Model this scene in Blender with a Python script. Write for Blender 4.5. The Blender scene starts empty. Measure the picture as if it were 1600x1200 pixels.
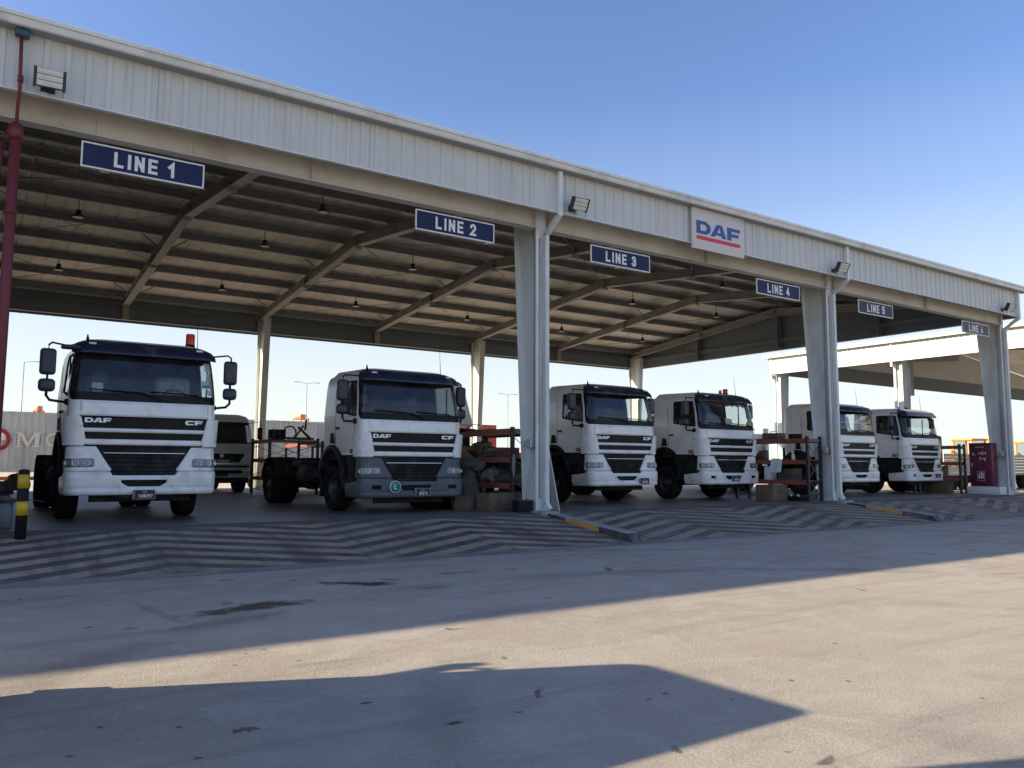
import bpy, bmesh, math, random
import numpy as np
from mathutils import Vector, Matrix, noise
random.seed(7); np.random.seed(7)
R = math.radians
scene = bpy.context.scene
COL = scene.collection

# ------------------------------------------------------------------ camera
cam_d = bpy.data.cameras.new('camera'); cam = bpy.data.objects.new('camera', cam_d); COL.objects.link(cam)
cr = Vector((0.82392095, -0.56669007, 0.00407742)); cu = Vector((-0.05986, -0.07987232, 0.99500613)); cb = Vector((-0.56353442, -0.82005047, -0.09973054))
mm = Matrix((cr, cu, cb)).transposed().to_4x4(); mm.translation = Vector((0.159, -14.8, 1.0459))
cam.matrix_world = mm
cam_d.sensor_width = 36; cam_d.lens = 1263.64 / 1600 * 36
cam_d.clip_start = 0.1; cam_d.clip_end = 6000
scene.camera = cam

# ------------------------------------------------------------------ light
SUN = Vector((-2.06, 0.86, 1.0)).normalized()       # towards the sun
el = math.asin(SUN.z); az = math.atan2(SUN.x, SUN.y)
w = bpy.data.worlds.new('World'); scene.world = w; w.use_nodes = True
nt = w.node_tree; bg = nt.nodes['Background']
sky = nt.nodes.new('ShaderNodeTexSky'); sky.sky_type = 'NISHITA'; sky.sun_disc = False
sky.sun_elevation = el; sky.sun_rotation = az % (2 * math.pi)
sky.altitude = 10; sky.air_density = 1.0; sky.dust_density = 1.4; sky.ozone_density = 3.2
tcw = nt.nodes.new('ShaderNodeTexCoord'); sxw = nt.nodes.new('ShaderNodeSeparateXYZ'); nt.links.new(tcw.outputs['Generated'], sxw.inputs[0])
rw = nt.nodes.new('ShaderNodeValToRGB')                      # milky air low over the horizon
for i_, (p_, v_) in enumerate([(0.0, .95), (.07, .88), (.17, .56), (.30, .14), (.42, .0)]):
    e_ = rw.color_ramp.elements[i_] if i_ < 2 else rw.color_ramp.elements.new(p_)
    e_.position = p_; e_.color = (v_, v_, v_, 1)
nt.links.new(sxw.outputs[2], rw.inputs[0])
mw = nt.nodes.new('ShaderNodeMix'); mw.data_type = 'RGBA'; mw.inputs[7].default_value = (4.1, 4.35, 4.15, 1)
nt.links.new(rw.outputs[0], mw.inputs[0]); tw = nt.nodes.new('ShaderNodeMix'); tw.data_type = 'RGBA'; tw.blend_type = 'MULTIPLY'; tw.inputs[0].default_value = 1; tw.inputs[7].default_value = (.86, .87, 1.0, 1)
nt.links.new(sky.outputs[0], tw.inputs[6]); nt.links.new(tw.outputs[2], mw.inputs[6]); nt.links.new(mw.outputs[2], bg.inputs[0]); bg.inputs[1].default_value = 0.115
sd = bpy.data.lights.new('sun', 'SUN'); sd.energy = 5.0; sd.angle = R(0.6); sd.color = (1.0, 0.83, 0.58)
so = bpy.data.objects.new('sun', sd); COL.objects.link(so)
so.rotation_euler = (-SUN).to_track_quat('-Z', 'Y').to_euler(); so.location = (-30, 20, 30)
scene.view_settings.view_transform = 'Standard'; scene.view_settings.look = 'None'
scene.view_settings.exposure = 1.05; scene.view_settings.gamma = 1.0
scene.render.engine = 'CYCLES'
scene.cycles.max_bounces = 8; scene.cycles.diffuse_bounces = 4; scene.cycles.transparent_max_bounces = 16
scene.cycles.caustics_reflective = False; scene.cycles.caustics_refractive = False

# ------------------------------------------------------------------ materials
def mat(name, col, rough=0.6, metal=0.0, var=0.12, scale=3.0, bump=0.0, bscale=60, spec=0.5, dirt=None, dscale=1.2, dlo=.5, dhi=.75, streak=0, coat=0):
    m = bpy.data.materials.new(name); m.use_nodes = True; n = m.node_tree.nodes; l = m.node_tree.links
    b = n['Principled BSDF']; b.inputs['Roughness'].default_value = rough; b.inputs['Metallic'].default_value = metal
    b.inputs['Specular IOR Level'].default_value = spec
    if coat: b.inputs['Coat Weight'].default_value = coat; b.inputs['Coat Roughness'].default_value = .1
    tc = n.new('ShaderNodeTexCoord')
    no = n.new('ShaderNodeTexNoise'); no.inputs['Scale'].default_value = scale; no.inputs['Detail'].default_value = 6
    src = tc.outputs['Object']
    if dirt:
        oi = n.new('ShaderNodeObjectInfo'); ad = n.new('ShaderNodeVectorMath'); ad.operation = 'MULTIPLY_ADD'; cb_ = n.new('ShaderNodeCombineXYZ')
        for k_ in range(3): l.new(oi.outputs['Random'], cb_.inputs[k_])
        ad.inputs[1].default_value = (37, 53, 71); l.new(cb_.outputs[0], ad.inputs[0]); l.new(tc.outputs['Object'], ad.inputs[2]); src = ad.outputs[0]
    if streak:
        mp = n.new('ShaderNodeMapping'); mp.inputs['Scale'].default_value = (1, 1, streak); l.new(src, mp.inputs[0]); src2 = mp.outputs[0]
    else: src2 = src
    l.new(src2, no.inputs['Vector'])
    r = n.new('ShaderNodeValToRGB'); c0 = [max(0, c * (1 - var)) for c in col]; c1 = [min(1, c * (1 + var)) for c in col]
    r.color_ramp.elements[0].position = .3; r.color_ramp.elements[1].position = .7
    r.color_ramp.elements[0].color = (*c0, 1); r.color_ramp.elements[1].color = (*c1, 1)
    l.new(no.outputs['Fac'], r.inputs[0]); out = r.outputs[0]
    if dirt:
        n2 = n.new('ShaderNodeTexNoise'); n2.inputs['Scale'].default_value = dscale; n2.inputs['Detail'].default_value = 8; n2.inputs['Roughness'].default_value = .65
        l.new(src2, n2.inputs['Vector'])
        mr = n.new('ShaderNodeMapRange'); mr.inputs[1].default_value = dlo; mr.inputs[2].default_value = dhi; l.new(n2.outputs['Fac'], mr.inputs[0])
        mx = n.new('ShaderNodeMix'); mx.data_type = 'RGBA'; mx.inputs[7].default_value = (*dirt, 1)
        l.new(mr.outputs[0], mx.inputs[0]); l.new(out, mx.inputs[6]); out = mx.outputs[2]
    l.new(out, b.inputs['Base Color'])
    if bump:
        n3 = n.new('ShaderNodeTexNoise'); n3.inputs['Scale'].default_value = bscale; n3.inputs['Detail'].default_value = 4; l.new(src, n3.inputs['Vector'])
        bp = n.new('ShaderNodeBump'); bp.inputs['Strength'].default_value = bump; bp.inputs['Distance'].default_value = .02
        l.new(n3.outputs['Fac'], bp.inputs['Height']); l.new(bp.outputs[0], b.inputs['Normal'])
    return m
M = {}
M['white'] = mat('truck_white_paint', (.88, .885, .86), .3, var=.02, dirt=(.60, .57, .50), dscale=2.2, dlo=.50, dhi=.85, coat=.6)
M['whiteb'] = mat('bumper_white_paint', (.84, .845, .82), .35, var=.03, dirt=(.48, .45, .39), dscale=3.5, dlo=.48, dhi=.82, coat=.4)
M['greypl'] = mat('grey_bumper_plastic', (.085, .098, .115), .5, var=.1, dirt=(.17, .165, .16), dscale=2)
M['blk'] = mat('black_plastic', (.010, .011, .012), .6, spec=.2, var=.3, dirt=(.05, .048, .045), dscale=3)
M['blkgl'] = mat('black_gloss_trim', (.007, .008, .010), .4, spec=.22, var=.2)
M['dk'] = mat('dark_interior', (.018, .02, .024), .8, var=.3)
M['seat'] = mat('seat_cloth', (.09, .10, .12), .9, var=.3)
M['visor'] = mat('dark_blue_visor', (.018, .024, .045), .22, var=.2, dirt=(.16, .17, .20), dscale=2.2, dlo=.52, dhi=.85)
M['tyre'] = mat('tyre_rubber', (.014, .014, .014), .9, spec=.2, var=.3, dirt=(.04, .037, .033), dscale=4, bump=.3, bscale=40)
M['hlbase'] = mat('headlight_base', (.20, .20, .20), .35, .3, var=.3, scale=14)
M['rim'] = mat('dusty_rim', (.08, .076, .072), .5, .4, var=.2, dirt=(.1, .09, .08), dscale=6)
M['chas'] = mat('chassis_black', (.014, .014, .014), .8, spec=.2, var=.3, dirt=(.09, .075, .06), dscale=4)
M['mirror'] = mat('mirror_housing', (.03, .035, .055), .4, var=.2)
M['chrome'] = mat('chrome', (.75, .76, .78), .2, .95, var=.05)
M['silver'] = mat('silver_letters', (.8, .81, .83), .35, .3, var=.03)
M['lampr'] = mat('lamp_reflector', (.85, .86, .88), .25, .35, var=.25, scale=40)
M['red'] = mat('beacon_red', (.75, .05, .03), .25, var=.25, scale=25)
M['amber'] = mat('amber_lens', (.7, .28, .12), .3, var=.2)
M['paper'] = mat('paper', (.72, .77, .76), .8, var=.08, scale=30)
M['ink'] = mat('ink', (.15, .2, .25), .8, var=.1)
M['plate'] = mat('plate_black', (.012, .012, .014), .5)
M['platew'] = mat('plate_white', (.75, .75, .75), .5, var=.03)
M['green'] = mat('sticker_green', (.01, .24, .17), .4, var=.08)
M['clad'] = mat('cladding_offwhite', (.59, .605, .575), .5, var=.03, scale=1.5, dirt=(.50, .50, .46), dscale=1.4, dlo=.5, dhi=.85, streak=.22)
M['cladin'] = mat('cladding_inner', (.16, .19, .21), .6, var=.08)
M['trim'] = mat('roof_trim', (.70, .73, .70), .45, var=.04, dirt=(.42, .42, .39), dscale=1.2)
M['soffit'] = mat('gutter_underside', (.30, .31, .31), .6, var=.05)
M['beam'] = mat('beam_cream_paint', (.60, .57, .50), .55, var=.06, dirt=(.36, .31, .25), dscale=1.5, dlo=.5, dhi=.85)
M['steel'] = mat('frame_paint', (.37, .355, .31), .55, var=.08, dirt=(.26, .25, .22), dscale=1.4)
M['column'] = mat('column_grey_paint', (.70, .735, .71), .5, var=.06, dirt=(.38, .37, .33), dscale=1.6, dlo=.5, dhi=.85, streak=.3)
M['purlin'] = mat('purlin_steel', (.21, .21, .205), .6, .1, var=.12)
M['rsheet'] = mat('roof_sheet_underside', (.80, .75, .66), .5, 0, var=.08, scale=.6, dirt=(.50, .46, .39), dscale=.8, dlo=.45, dhi=.8)
M['galv'] = mat('galvanised_pipe', (.48, .49, .49), .45, .3, var=.1)
M['redp'] = mat('fire_pipe_red', (.16, .026, .03), .55, var=.12, dirt=(.12, .03, .03), dscale=3)
M['valve'] = mat('valve_blue_green', (.025, .08, .11), .5)
M['navy'] = mat('sign_navy', (.011, .020, .078), .5, var=.06, spec=.3)
M['navy_haze'] = mat('sign_navy_hazed', (.045, .058, .10), .55, var=.06, spec=.3)  # distance haze painted into the navy of the fifth lane board
M['navy_haze_more'] = mat('sign_navy_hazed_more', (.085, .10, .13), .55, var=.06, spec=.3)  # same navy with stronger haze painted in, for the sixth board
M['signw'] = mat('sign_white', (.78, .78, .78), .5, var=.03)
M['signboard'] = mat('sign_board_offwhite', (.64, .61, .57), .5, var=.03)
M['lblue'] = mat('logo_blue', (.02, .075, .30), .4, var=.05)
M['lred'] = mat('logo_red', (.62, .02, .07), .4, var=.05)
M['lampbody'] = mat('lamp_body_dark', (.03, .03, .032), .5)
M['lens'] = mat('flood_lens', (.62, .61, .55), .25, var=.08, scale=8)
M['bay'] = mat('high_bay_lens', (.45, .46, .44), .3)
M['yel'] = mat('bollard_yellow', (.62, .42, .02), .45, var=.08, dirt=(.3, .22, .05), dscale=5)
M['bblk'] = mat('bollard_black', (.013, .014, .016), .65, spec=.2, var=.2)
M['kyel'] = mat('kerb_yellow', (.56, .31, .07), .7, var=.12, dirt=(.34, .26, .17), dscale=3, bump=.3)
M['kblk'] = mat('kerb_black', (.05, .052, .056), .7, var=.25, dirt=(.22, .22, .21), dscale=3, bump=.3)
M['kcon'] = mat('kerb_concrete', (.33, .33, .32), .85, var=.15, dirt=(.2, .2, .19), dscale=2, bump=.4)
M['rorange'] = mat('rack_beam_orange', (.26, .075, .045), .6, var=.12, dirt=(.2, .08, .05), dscale=3)
M['rpost'] = mat('rack_post_blue', (.018, .022, .03), .5, var=.2)
M['brace'] = mat('rack_brace', (.18, .18, .18), .5, .3)
M['deck'] = mat('rack_deck_board', (.18, .15, .12), .8, var=.2)
M['card'] = mat('cardboard', (.17, .12, .085), .9, var=.15, dirt=(.10, .075, .055), dscale=5, dlo=.4, dhi=.7)
M['bag'] = mat('grey_sacking', (.085, .08, .07), .9, var=.2, bump=.4, bscale=25)
M['wpl'] = mat('white_plastic', (.66, .67, .66), .5, var=.06)
M['rustp'] = mat('greasy_metal', (.12, .10, .085), .6, .3, var=.3, dirt=(.05, .04, .035), dscale=6)
M['maroon'] = mat('cabinet_maroon', (.12, .016, .04), .4, var=.07)
M['contg'] = mat('container_grey', (.64, .66, .66), .6, var=.06, dirt=(.27, .26, .25), dscale=.9, dlo=.5, dhi=.85, streak=.3)
M['contr'] = mat('container_red', (.42, .07, .04), .6, var=.1, dirt=(.25, .06, .04), dscale=1)
M['contb'] = mat('container_blue', (.05, .13, .26), .6, var=.1)
M['cletter'] = mat('container_letter', (.88, .87, .80), .6, var=.05)
M['cred'] = mat('container_ring_red', (.45, .03, .05), .6, var=.08)
M['orange'] = mat('trailer_orange', (.62, .20, .08), .5, var=.1)
M['jcb'] = mat('loader_yellow', (.80, .30, .02), .45, var=.08, dirt=(.4, .22, .06), dscale=2)
M['greytruck'] = mat('grey_cab_paint', (.50, .53, .53), .4, var=.05, coat=.2)
M['pole'] = mat('pole_grey', (.30, .31, .32), .5, .3)
M['vanw'] = mat('van_white', (.7, .7, .69), .35, var=.03)
M['vest'] = mat('green_mesh', (.1, .25, .2), .8)
M['gasc'] = mat('gas_cylinder_paint', (.13, .145, .15), .5, var=.15, dirt=(.1, .09, .08), dscale=6)
M['fringe'] = mat('gold_fringe', (.40, .30, .12), .8, var=.35, scale=30)
M['plas'] = mat('plastic_wrap', (.22, .25, .26), .35, var=.35, scale=14)

def glass(name, tint, fac=.1, rough=.05):
    m = bpy.data.materials.new(name); m.use_nodes = True; n = m.node_tree.nodes; l = m.node_tree.links
    n.remove(n['Principled BSDF']); o = n['Material Output']
    t = n.new('ShaderNodeBsdfTransparent'); t.inputs[0].default_value = (*tint, 1)
    g = n.new('ShaderNodeBsdfGlossy'); g.inputs['Roughness'].default_value = rough; g.inputs[0].default_value = (.9, .95, 1, 1)
    lw = n.new('ShaderNodeLayerWeight'); lw.inputs[0].default_value = .5; pw = n.new('ShaderNodeMath'); pw.operation = 'POWER'; pw.inputs[1].default_value = 4; l.new(lw.outputs['Facing'], pw.inputs[0])
    f = n.new('ShaderNodeMath'); f.operation = 'MULTIPLY_ADD'; f.inputs[1].default_value = .9; f.inputs[2].default_value = .05; l.new(pw.outputs[0], f.inputs[0])
    dn = n.new('ShaderNodeTexNoise'); dn.inputs['Scale'].default_value = 5; dn.inputs['Detail'].default_value = 6
    tc = n.new('ShaderNodeTexCoord'); l.new(tc.outputs['Object'], dn.inputs['Vector'])
    d = n.new('ShaderNodeBsdfDiffuse'); d.inputs[0].default_value = (.30, .32, .33, 1)
    mr = n.new('ShaderNodeMapRange'); mr.inputs[1].default_value = .35; mr.inputs[2].default_value = .8; mr.inputs[3].default_value = fac * .4; mr.inputs[4].default_value = fac * 2; l.new(dn.outputs['Fac'], mr.inputs[0])
    m1 = n.new('ShaderNodeMixShader'); l.new(mr.outputs[0], m1.inputs[0]); l.new(t.outputs[0], m1.inputs[1]); l.new(d.outputs[0], m1.inputs[2])
    m2 = n.new('ShaderNodeMixShader'); l.new(f.outputs[0], m2.inputs[0]); l.new(m1.outputs[0], m2.inputs[1]); l.new(g.outputs[0], m2.inputs[2])
    l.new(m2.outputs[0], o.inputs[0]); return m
M['glass'] = glass('windscreen_glass', (.80, .86, .86), .05)
M['sglass'] = glass('side_glass', (.78, .83, .82), .03)
M['hlglass'] = glass('headlight_lens', (.85, .88, .9), .03)

# ------------------------------------------------------------------ helpers
def tag(o, label=None, cat=None, group=None, kind=None):
    if label: o['label'] = label
    if cat: o['category'] = cat
    if group: o['group'] = group
    if kind: o['kind'] = kind
    return o
def empty(name, loc=(0, 0, 0), rz=0, label=None, cat=None, group=None, parent=None):
    o = bpy.data.objects.new(name, None); COL.objects.link(o); o.location = loc; o.rotation_euler = (0, 0, rz); o.empty_display_size = .3
    if parent: o.parent = parent
    return tag(o, label, cat, group)
class MB:
    def __init__(s): s.v = []; s.f = []; s.mi = []; s.sm = []
    def add(s, V, F, mi=0, smooth=False):
        k = len(s.v); s.v += [tuple(map(float, p)) for p in V]; s.f += [tuple(i + k for i in f) for f in F]; s.mi += [mi] * len(F); s.sm += [smooth] * len(F); return s
    def box(s, x0, x1, y0, y1, z0, z1, mi=0, M=None):
        V = [(x, y, z) for x in (x0, x1) for y in (y0, y1) for z in (z0, z1)]
        if M: V = [M @ Vector(p) for p in V]
        return s.add(V, [(0, 1, 3, 2), (4, 6, 7, 5), (0, 4, 5, 1), (2, 3, 7, 6), (0, 2, 6, 4), (1, 5, 7, 3)], mi)
    def rbox(s, x0, x1, y0, y1, z0, z1, r=.03, mi=0, M=None, seg=2):
        bm = bmesh.new(); bmesh.ops.create_cube(bm, size=1)
        for v in bm.verts: v.co = Vector(((x0 + x1) / 2 + v.co.x * (x1 - x0), (y0 + y1) / 2 + v.co.y * (y1 - y0), (z0 + z1) / 2 + v.co.z * (z1 - z0)))
        bmesh.ops.bevel(bm, geom=bm.edges[:], offset=min(r, .49 * min(x1 - x0, y1 - y0, z1 - z0)), segments=seg, affect='EDGES', profile=.5)
        if M: bm.transform(M)
        bm.verts.index_update(); s.add([v.co for v in bm.verts], [[v.index for v in f.verts] for f in bm.faces], mi, True); bm.free(); return s
    def tube(s, pts, r, n=8, mi=0, cap=True):
        pts = [Vector(p) for p in pts]; rr = r if isinstance(r, (list, tuple)) else [r] * len(pts); V = []; F = []
        up = None
        for i, p in enumerate(pts):
            d = (pts[min(i + 1, len(pts) - 1)] - pts[max(i - 1, 0)]).normalized()
            if up is None or abs(d.dot(up)) > .95: up = Vector((0, 0, 1)) if abs(d.z) < .9 else Vector((1, 0, 0))
            a = d.cross(up).normalized(); b = d.cross(a)
            for k in range(n):
                t = 2 * math.pi * k / n; V.append(p + (a * math.cos(t) + b * math.sin(t)) * rr[i])
        for i in range(len(pts) - 1):
            for k in range(n): F.append((i * n + k, i * n + (k + 1) % n, (i + 1) * n + (k + 1) % n, (i + 1) * n + k))
        if cap: F.append(tuple(range(n))[::-1]); F.append(tuple(range((len(pts) - 1) * n, len(pts) * n)))
        return s.add(V, F, mi, n > 4)
    def lathe(s, prof, axis='z', c=(0, 0, 0), n=32, mi=0, sm=True):
        V = []; F = []; m = len(prof)
        for k in range(n):
            t = 2 * math.pi * k / n
            for (r, h) in prof:
                x, y = r * math.cos(t), r * math.sin(t)
                p = {'z': (x, y, h), 'x': (h, x, y), 'y': (y, h, x)}[axis]
                V.append((p[0] + c[0], p[1] + c[1], p[2] + c[2]))
        for k in range(n):
            for j in range(m - 1): F.append((k * m + j, ((k + 1) % n) * m + j, ((k + 1) % n) * m + j + 1, k * m + j + 1))
        return s.add(V, F, mi, sm)
    def prism(s, poly, axis, h0, h1, mi=0):
        # poly: list of 2D; axis 'x': (y,z); 'y': (x,z); 'z': (x,y)
        def P(a, b, h): return {'x': (h, a, b), 'y': (a, h, b), 'z': (a, b, h)}[axis]
        n = len(poly); V = [P(a, b, h0) for a, b in poly] + [P(a, b, h1) for a, b in poly]
        F = [tuple(range(n)), tuple(range(n, 2 * n))[::-1]] + [(i, (i + 1) % n, n + (i + 1) % n, n + i) for i in range(n)]
        return s.add(V, F, mi)
    def build(s, name, mats, parent=None, bevel=0, weld=False, auto=False):
        me = bpy.data.meshes.new(name); me.from_pydata(s.v, [], s.f)
        for m in (mats if isinstance(mats, (list, tuple)) else [mats]): me.materials.append(m)
        me.polygons.foreach_set('material_index', s.mi); me.polygons.foreach_set('use_smooth', s.sm); me.update()
        bm = bmesh.new(); bm.from_mesh(me)
        if weld: bmesh.ops.remove_doubles(bm, verts=bm.verts, dist=1e-4)
        bmesh.ops.recalc_face_normals(bm, faces=bm.faces)
        if auto:
            for e in bm.edges:
                if len(e.link_faces) == 2 and e.calc_face_angle(0) > R(35): e.smooth = False
        bm.to_mesh(me); bm.free()
        o = bpy.data.objects.new(name, me); COL.objects.link(o)
        if parent: o.parent = parent
        if bevel:
            b = o.modifiers.new('bevel', 'BEVEL'); b.width = bevel; b.segments = 2; b.limit_method = 'ANGLE'; b.angle_limit = R(40)
        return o
def text_mb(txt, size, depth=.004, bold=.0, sx=1.0, align='CENTER', space=1.0):
    cu_ = bpy.data.curves.new('t', 'FONT'); cu_.body = txt; cu_.size = size; cu_.extrude = depth; cu_.offset = bold; cu_.align_x = align; cu_.align_y = 'CENTER'; cu_.resolution_u = 3; cu_.space_character = space
    return curve_mb(cu_, sx)
def curve_mb(cu_, sx=1.0):
    o = bpy.data.objects.new('t', cu_); COL.objects.link(o)
    bpy.context.view_layer.update()
    me = bpy.data.meshes.new_from_object(o.evaluated_get(bpy.context.evaluated_depsgraph_get()))
    mb = ([(v.co.x * sx, v.co.y, v.co.z) for v in me.vertices], [tuple(p.vertices) for p in me.polygons])
    bpy.data.objects.remove(o); bpy.data.curves.remove(cu_); bpy.data.meshes.remove(me); return mb
def poly_mb(polys, depth):
    cu_ = bpy.data.curves.new('p', 'CURVE'); cu_.dimensions = '2D'; cu_.fill_mode = 'BOTH'; cu_.extrude = depth
    for p in polys:
        sp = cu_.splines.new('POLY'); sp.points.add(len(p) - 1); sp.use_cyclic_u = True
        for i, (a, b) in enumerate(p): sp.points[i].co = (a, b, 0, 1)
    return curve_mb(cu_)
def facing(V, o, sx=1.0, sz=1.0, ang=0):
    """flat x,y text placed in the XZ plane looking to -Y at o"""
    return [(o[0] + a * sx, o[1] - c, o[2] + b * sz) for a, b, c in V]
def facing_nx(V, o, s=1.0):      # readable from the -X side: text runs along -Y
    return [(o[0] - c, o[1] - a * s, o[2] + b * s) for a, b, c in V]
DAF = [[(0, 0), (1.0, 0), (1.38, .2), (1.5, .5), (1.38, .8), (1.0, 1), (0, 1)], [(.42, .26), (.42, .74), (.9, .74), (1.04, .62), (1.06, .5), (1.04, .38), (.9, .26)],
       [(1.45, 0), (1.92, 0), (2.02, .16), (2.6, .16), (2.66, 0), (3.15, 0), (2.72, 1), (2.15, 1)], [(2.18, .38), (2.44, .82), (2.56, .38)],
       [(3.25, 0), (3.72, 0), (3.72, .3), (4.5, .3), (4.5, .56), (3.72, .56), (3.72, .74), (4.66, .74), (4.66, 1), (3.25, 1)]]
CF = [[(.25, 0), (1.5, 0), (1.5, .27), (.62, .27), (.45, .38), (.45, .62), (.62, .73), (1.6, .73), (1.6, 1), (.25, 1), (0, .75), (0, .25)],
      [(1.75, 0), (2.2, 0), (2.2, .3), (3.0, .3), (3.0, .56), (2.2, .56), (2.2, .73), (3.2, .73), (3.2, 1), (1.75, 1)]]
def copy_tree(o, parent=None):
    c = o.copy(); COL.objects.link(c); c.parent = parent
    for ch in list(o.children): copy_tree(ch, c)
    return c

# ------------------------------------------------------------------ curved-surface patches
class Surf:
    """wrapped truck-front surface; s runs round from the front centre, z is height"""
    def __init__(s, w, f, rf, b=2.1, rb=.16, wref=1.25):
        s.w, s.f, s.rf, s.b, s.rb, s.wref = w, f, rf, b, rb, wref
        s.L0 = wref - rf; s.L1 = rf * math.pi / 2; s.L2 = b - .12 - rf - rb; s.L3 = rb * math.pi / 2; s.L4 = wref - rb
        s.T = s.L0 + s.L1 + s.L2 + s.L3 + s.L4
    def at(s, S, Z, off=0.0):
        S = np.asarray(S, float); Z = np.asarray(Z, float); sg = np.sign(S); sg[sg == 0] = 1; a = np.abs(S)
        W = np.interp(Z, *zip(*s.w)); F = np.interp(Z, *zip(*s.f)); W0 = W - s.rf
        x = np.zeros_like(a); y = np.zeros_like(a); nx = np.zeros_like(a); ny = -np.ones_like(a)
        m = a <= s.L0; x = np.where(m, a / s.L0 * W0, x); y = np.where(m, F, y)
        t = (a - s.L0) / s.L1; m = (t > 0) & (t <= 1); th = t * math.pi / 2
        x = np.where(m, W0 + s.rf * np.sin(th), x); y = np.where(m, F + s.rf * (1 - np.cos(th)), y); nx = np.where(m, np.sin(th), nx); ny = np.where(m, -np.cos(th), ny)
        t = (a - s.L0 - s.L1) / s.L2; m = (t > 0) & (t <= 1)
        x = np.where(m, W, x); y = np.where(m, F + s.rf + t * (s.b - s.rb - F - s.rf), y); nx = np.where(m, 1, nx); ny = np.where(m, 0, ny)
        t = (a - s.L0 - s.L1 - s.L2) / s.L3; m = (t > 0) & (t <= 1); th = t * math.pi / 2
        x = np.where(m, W - s.rb + s.rb * np.cos(th), x); y = np.where(m, s.b - s.rb + s.rb * np.sin(th), y); nx = np.where(m, np.cos(th), nx); ny = np.where(m, np.sin(th), ny)
        t = (a - s.L0 - s.L1 - s.L2 - s.L3) / s.L4; m = t > 0
        x = np.where(m, (W - s.rb) * (1 - np.clip(t, 0, 1)), x); y = np.where(m, s.b, y); nx = np.where(m, 0, nx); ny = np.where(m, 1, ny)
        return np.stack([sg * (x + nx * off), y + ny * off, Z], -1)
def sd_poly(P, poly):
    P = np.asarray(P); x, y = P[..., 0], P[..., 1]; d = np.full(x.shape, 1e9); ins = np.zeros(x.shape, bool); n = len(poly)
    for i in range(n):
        ax, ay = poly[i]; bx, by = poly[(i + 1) % n]; ex, ey = bx - ax, by - ay
        t = np.clip(((x - ax) * ex + (y - ay) * ey) / (ex * ex + ey * ey + 1e-12), 0, 1)
        d = np.minimum(d, np.hypot(x - ax - t * ex, y - ay - t * ey))
        c = ((ay > y) != (by > y)) & (x < (bx - ax) * (y - ay) / ((by - ay) if abs(by - ay) > 1e-12 else 1e-12) + ax); ins ^= c
    return np.where(ins, -d, d)
def rpoly(poly, r):
    """polygon shrunk by r then grown by r -> rounded corners; returns sdf function"""
    cx = sum(p[0] for p in poly) / len(poly); cy = sum(p[1] for p in poly) / len(poly); n = len(poly); out = []
    area = sum(poly[i][0] * poly[(i + 1) % n][1] - poly[(i + 1) % n][0] * poly[i][1] for i in range(n)); sg = 1 if area > 0 else -1
    def off(a, b):
        dx, dy = b[0] - a[0], b[1] - a[1]; L = math.hypot(dx, dy); return (-dy / L * sg * r, dx / L * sg * r)
    for i in range(n):
        a, b, c = poly[i - 1], poly[i], poly[(i + 1) % n]; o1 = off(a, b); o2 = off(b, c)
        d1 = (b[0] - a[0], b[1] - a[1]); d2 = (c[0] - b[0], c[1] - b[1]); p1 = (a[0] + o1[0], a[1] + o1[1]); p2 = (b[0] + o2[0], b[1] + o2[1])
        den = d1[0] * d2[1] - d1[1] * d2[0]
        if abs(den) < 1e-9: out.append((b[0] + o1[0], b[1] + o1[1])); continue
        t = ((p2[0] - p1[0]) * d2[1] - (p2[1] - p1[1]) * d2[0]) / den; out.append((p1[0] + t * d1[0], p1[1] + t * d1[1]))
    return lambda P: sd_poly(P, out) - r
def rect(a, b, c, d): return [(a, c), (b, c), (b, d), (a, d)]
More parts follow.
